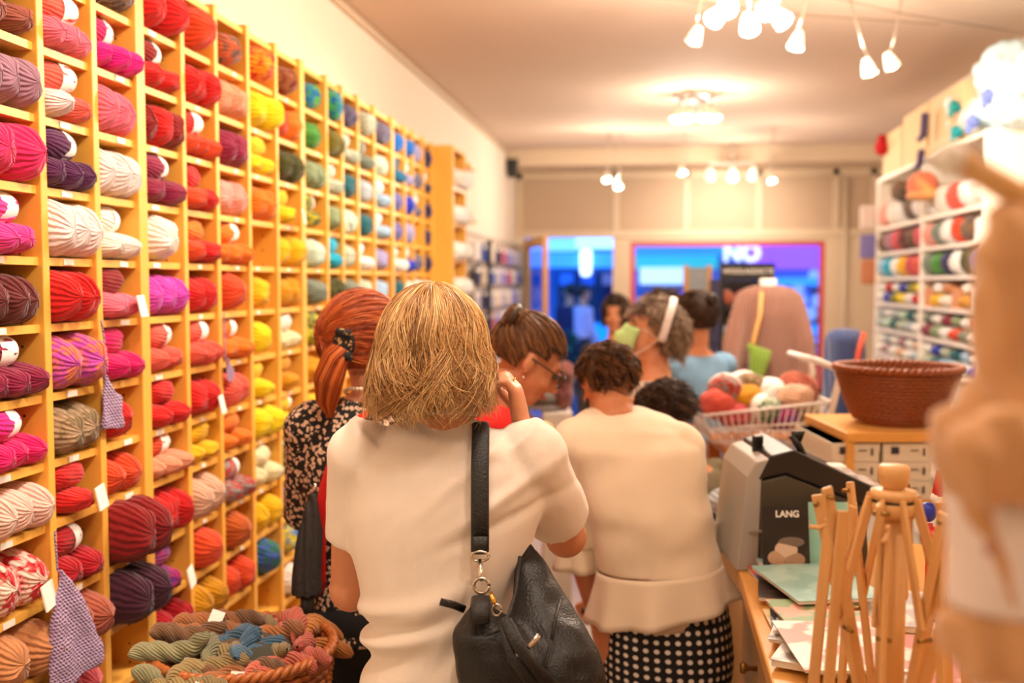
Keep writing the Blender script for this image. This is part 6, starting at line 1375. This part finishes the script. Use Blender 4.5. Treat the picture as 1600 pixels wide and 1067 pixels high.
HCOL = {'sage grey': ((150, 146, 108), (92, 96, 78)), 'olive taupe': ((158, 136, 88), (98, 84, 58)), 'petrol blue': ((70, 108, 134), (40, 66, 92)), 'copper brown': ((178, 112, 64), (104, 76, 54)), 'faded coral': ((206, 104, 80), (150, 74, 64)), 'umber brown': ((128, 90, 58), (78, 58, 44)), 'amber brown': ((196, 126, 58), (136, 82, 40))}
hl_ = [(262, 1000, -.10, 'sage grey', 0, .3), (262, 1050, -.17, 'sage grey', 1, .1), (305, 1002, -.06, 'sage grey', 3, -.5), (320, 1030, -.14, 'olive taupe', 0, .5), (300, 1062, -.20, 'olive taupe', 2, .0), (345, 1055, -.17, 'copper brown', 1, .9), (330, 975, .03, 'copper brown', 2, .2), (345, 990, -.02, 'petrol blue', 1, .6), (375, 985, .0, 'petrol blue', 3, -.8), (395, 1005, -.06, 'petrol blue', 0, 1.3), (385, 1035, -.12, 'umber brown', 2, .3), (420, 1000, -.02, 'olive taupe', 0, -.4), (432, 975, .04, 'copper brown', 1, .2), (455, 965, .08, 'faded coral', 3, -.6), (470, 985, .02, 'faded coral', 0, -.9), (440, 1030, -.10, 'faded coral', 1, .5), (475, 1020, -.05, 'faded coral', 2, -.3), (405, 1060, -.16, 'faded coral', 3, 1.0), (355, 962, .10, 'umber brown', 2, .1), (395, 962, .11, 'olive taupe', 0, -.2), (320, 958, .10, 'copper brown', 1, .4), (498, 975, .10, 'amber brown', 3, 1.2), (500, 1010, .02, 'amber brown', 1, .8), (345, 1015, -.08, 'olive taupe', 3, -.2), (285, 975, .0, 'umber brown', 0, .7)]
seen = {}
for i, (x, y, dd, nm, v, rz_) in enumerate(hl_):
    seen[nm] = seen.get(nm, 0)+1; p = W(374+(x-374)*.93, y+14, GD+dd*.9)
    o = link('yarn_hank', HK_[v], None, None, p, (rnd.uniform(-.4, .4), rnd.uniform(-.25, .25), rz_), (.76, .76, .76)); c1, c2 = HCOL[nm]; omat(o, yarn(c1, c2, 5)); tag(o, f'{ORD[seen[nm]-1]} {nm} twisted hank counted from the left in the wicker basket', 'yarn', 'hanks in the wicker basket')
    if i in (2, 5, 4, 20): link('paper_tag', MB().box((.02, -.034, .012), (.036, .002, .062), Rx(-.6) @ Ry(.3)).mesh(), m_tagp, o)
# support for the heap: a filled core of hanks below
c_ = link('yarn_fill', MB().ell((0, 0, bh*.62), (rr_*.86, rr_*.86, .10)).mesh(smooth=True), yarn((90, 72, 50), (60, 60, 50), 12), gk)
# ------------------------------------------------------------------ plants outside the door
def plant(px, D, h, label):
    f = Fr(px, D); p = thing('potted_plant', label, 'plant'); f.place(p); r3 = random.Random(px)
    link('pot', MB().lathe([(0, .0), (.12, 0), (.16, .26), (.14, .26), (.12, .2), (0, .2)], n=20).mesh(smooth=True), M('dark_pot', (40, 44, 60), .5), p)
    lm = MB().add([(0, 0, 0), (.03, .06, .01), (0, .15, .0), (-.03, .06, .01)], [(0, 1, 2), (0, 2, 3)]).mesh()
    for i in range(46):
        a = r3.uniform(0, 6.28); z = .28+h*r3.random(); r_ = .16*(1-((z-.28)/h-.5)**2*2)*r3.uniform(.3, 1)
        link('leaf', lm, M('leaf_green', (30, 92, 60), .5), p, (math.cos(a)*r_, math.sin(a)*r_, z), (r3.uniform(-.6, .6), r3.uniform(-.5, .5), a-1.57), (1.3, 1.3, 1.3))
    link('stem', MB().tube([(0, 0, .2), (0, 0, .28+h*.8)], .012, 6).mesh(), M('stem_brown', (70, 52, 36), .8), p)
plant(880, 12.4, .75, 'leafy potted plant on the pavement outside the door')
plant(1262, 11.9, .7, 'leafy potted plant outside the right end of the window')
S.collection.children.link(COL)
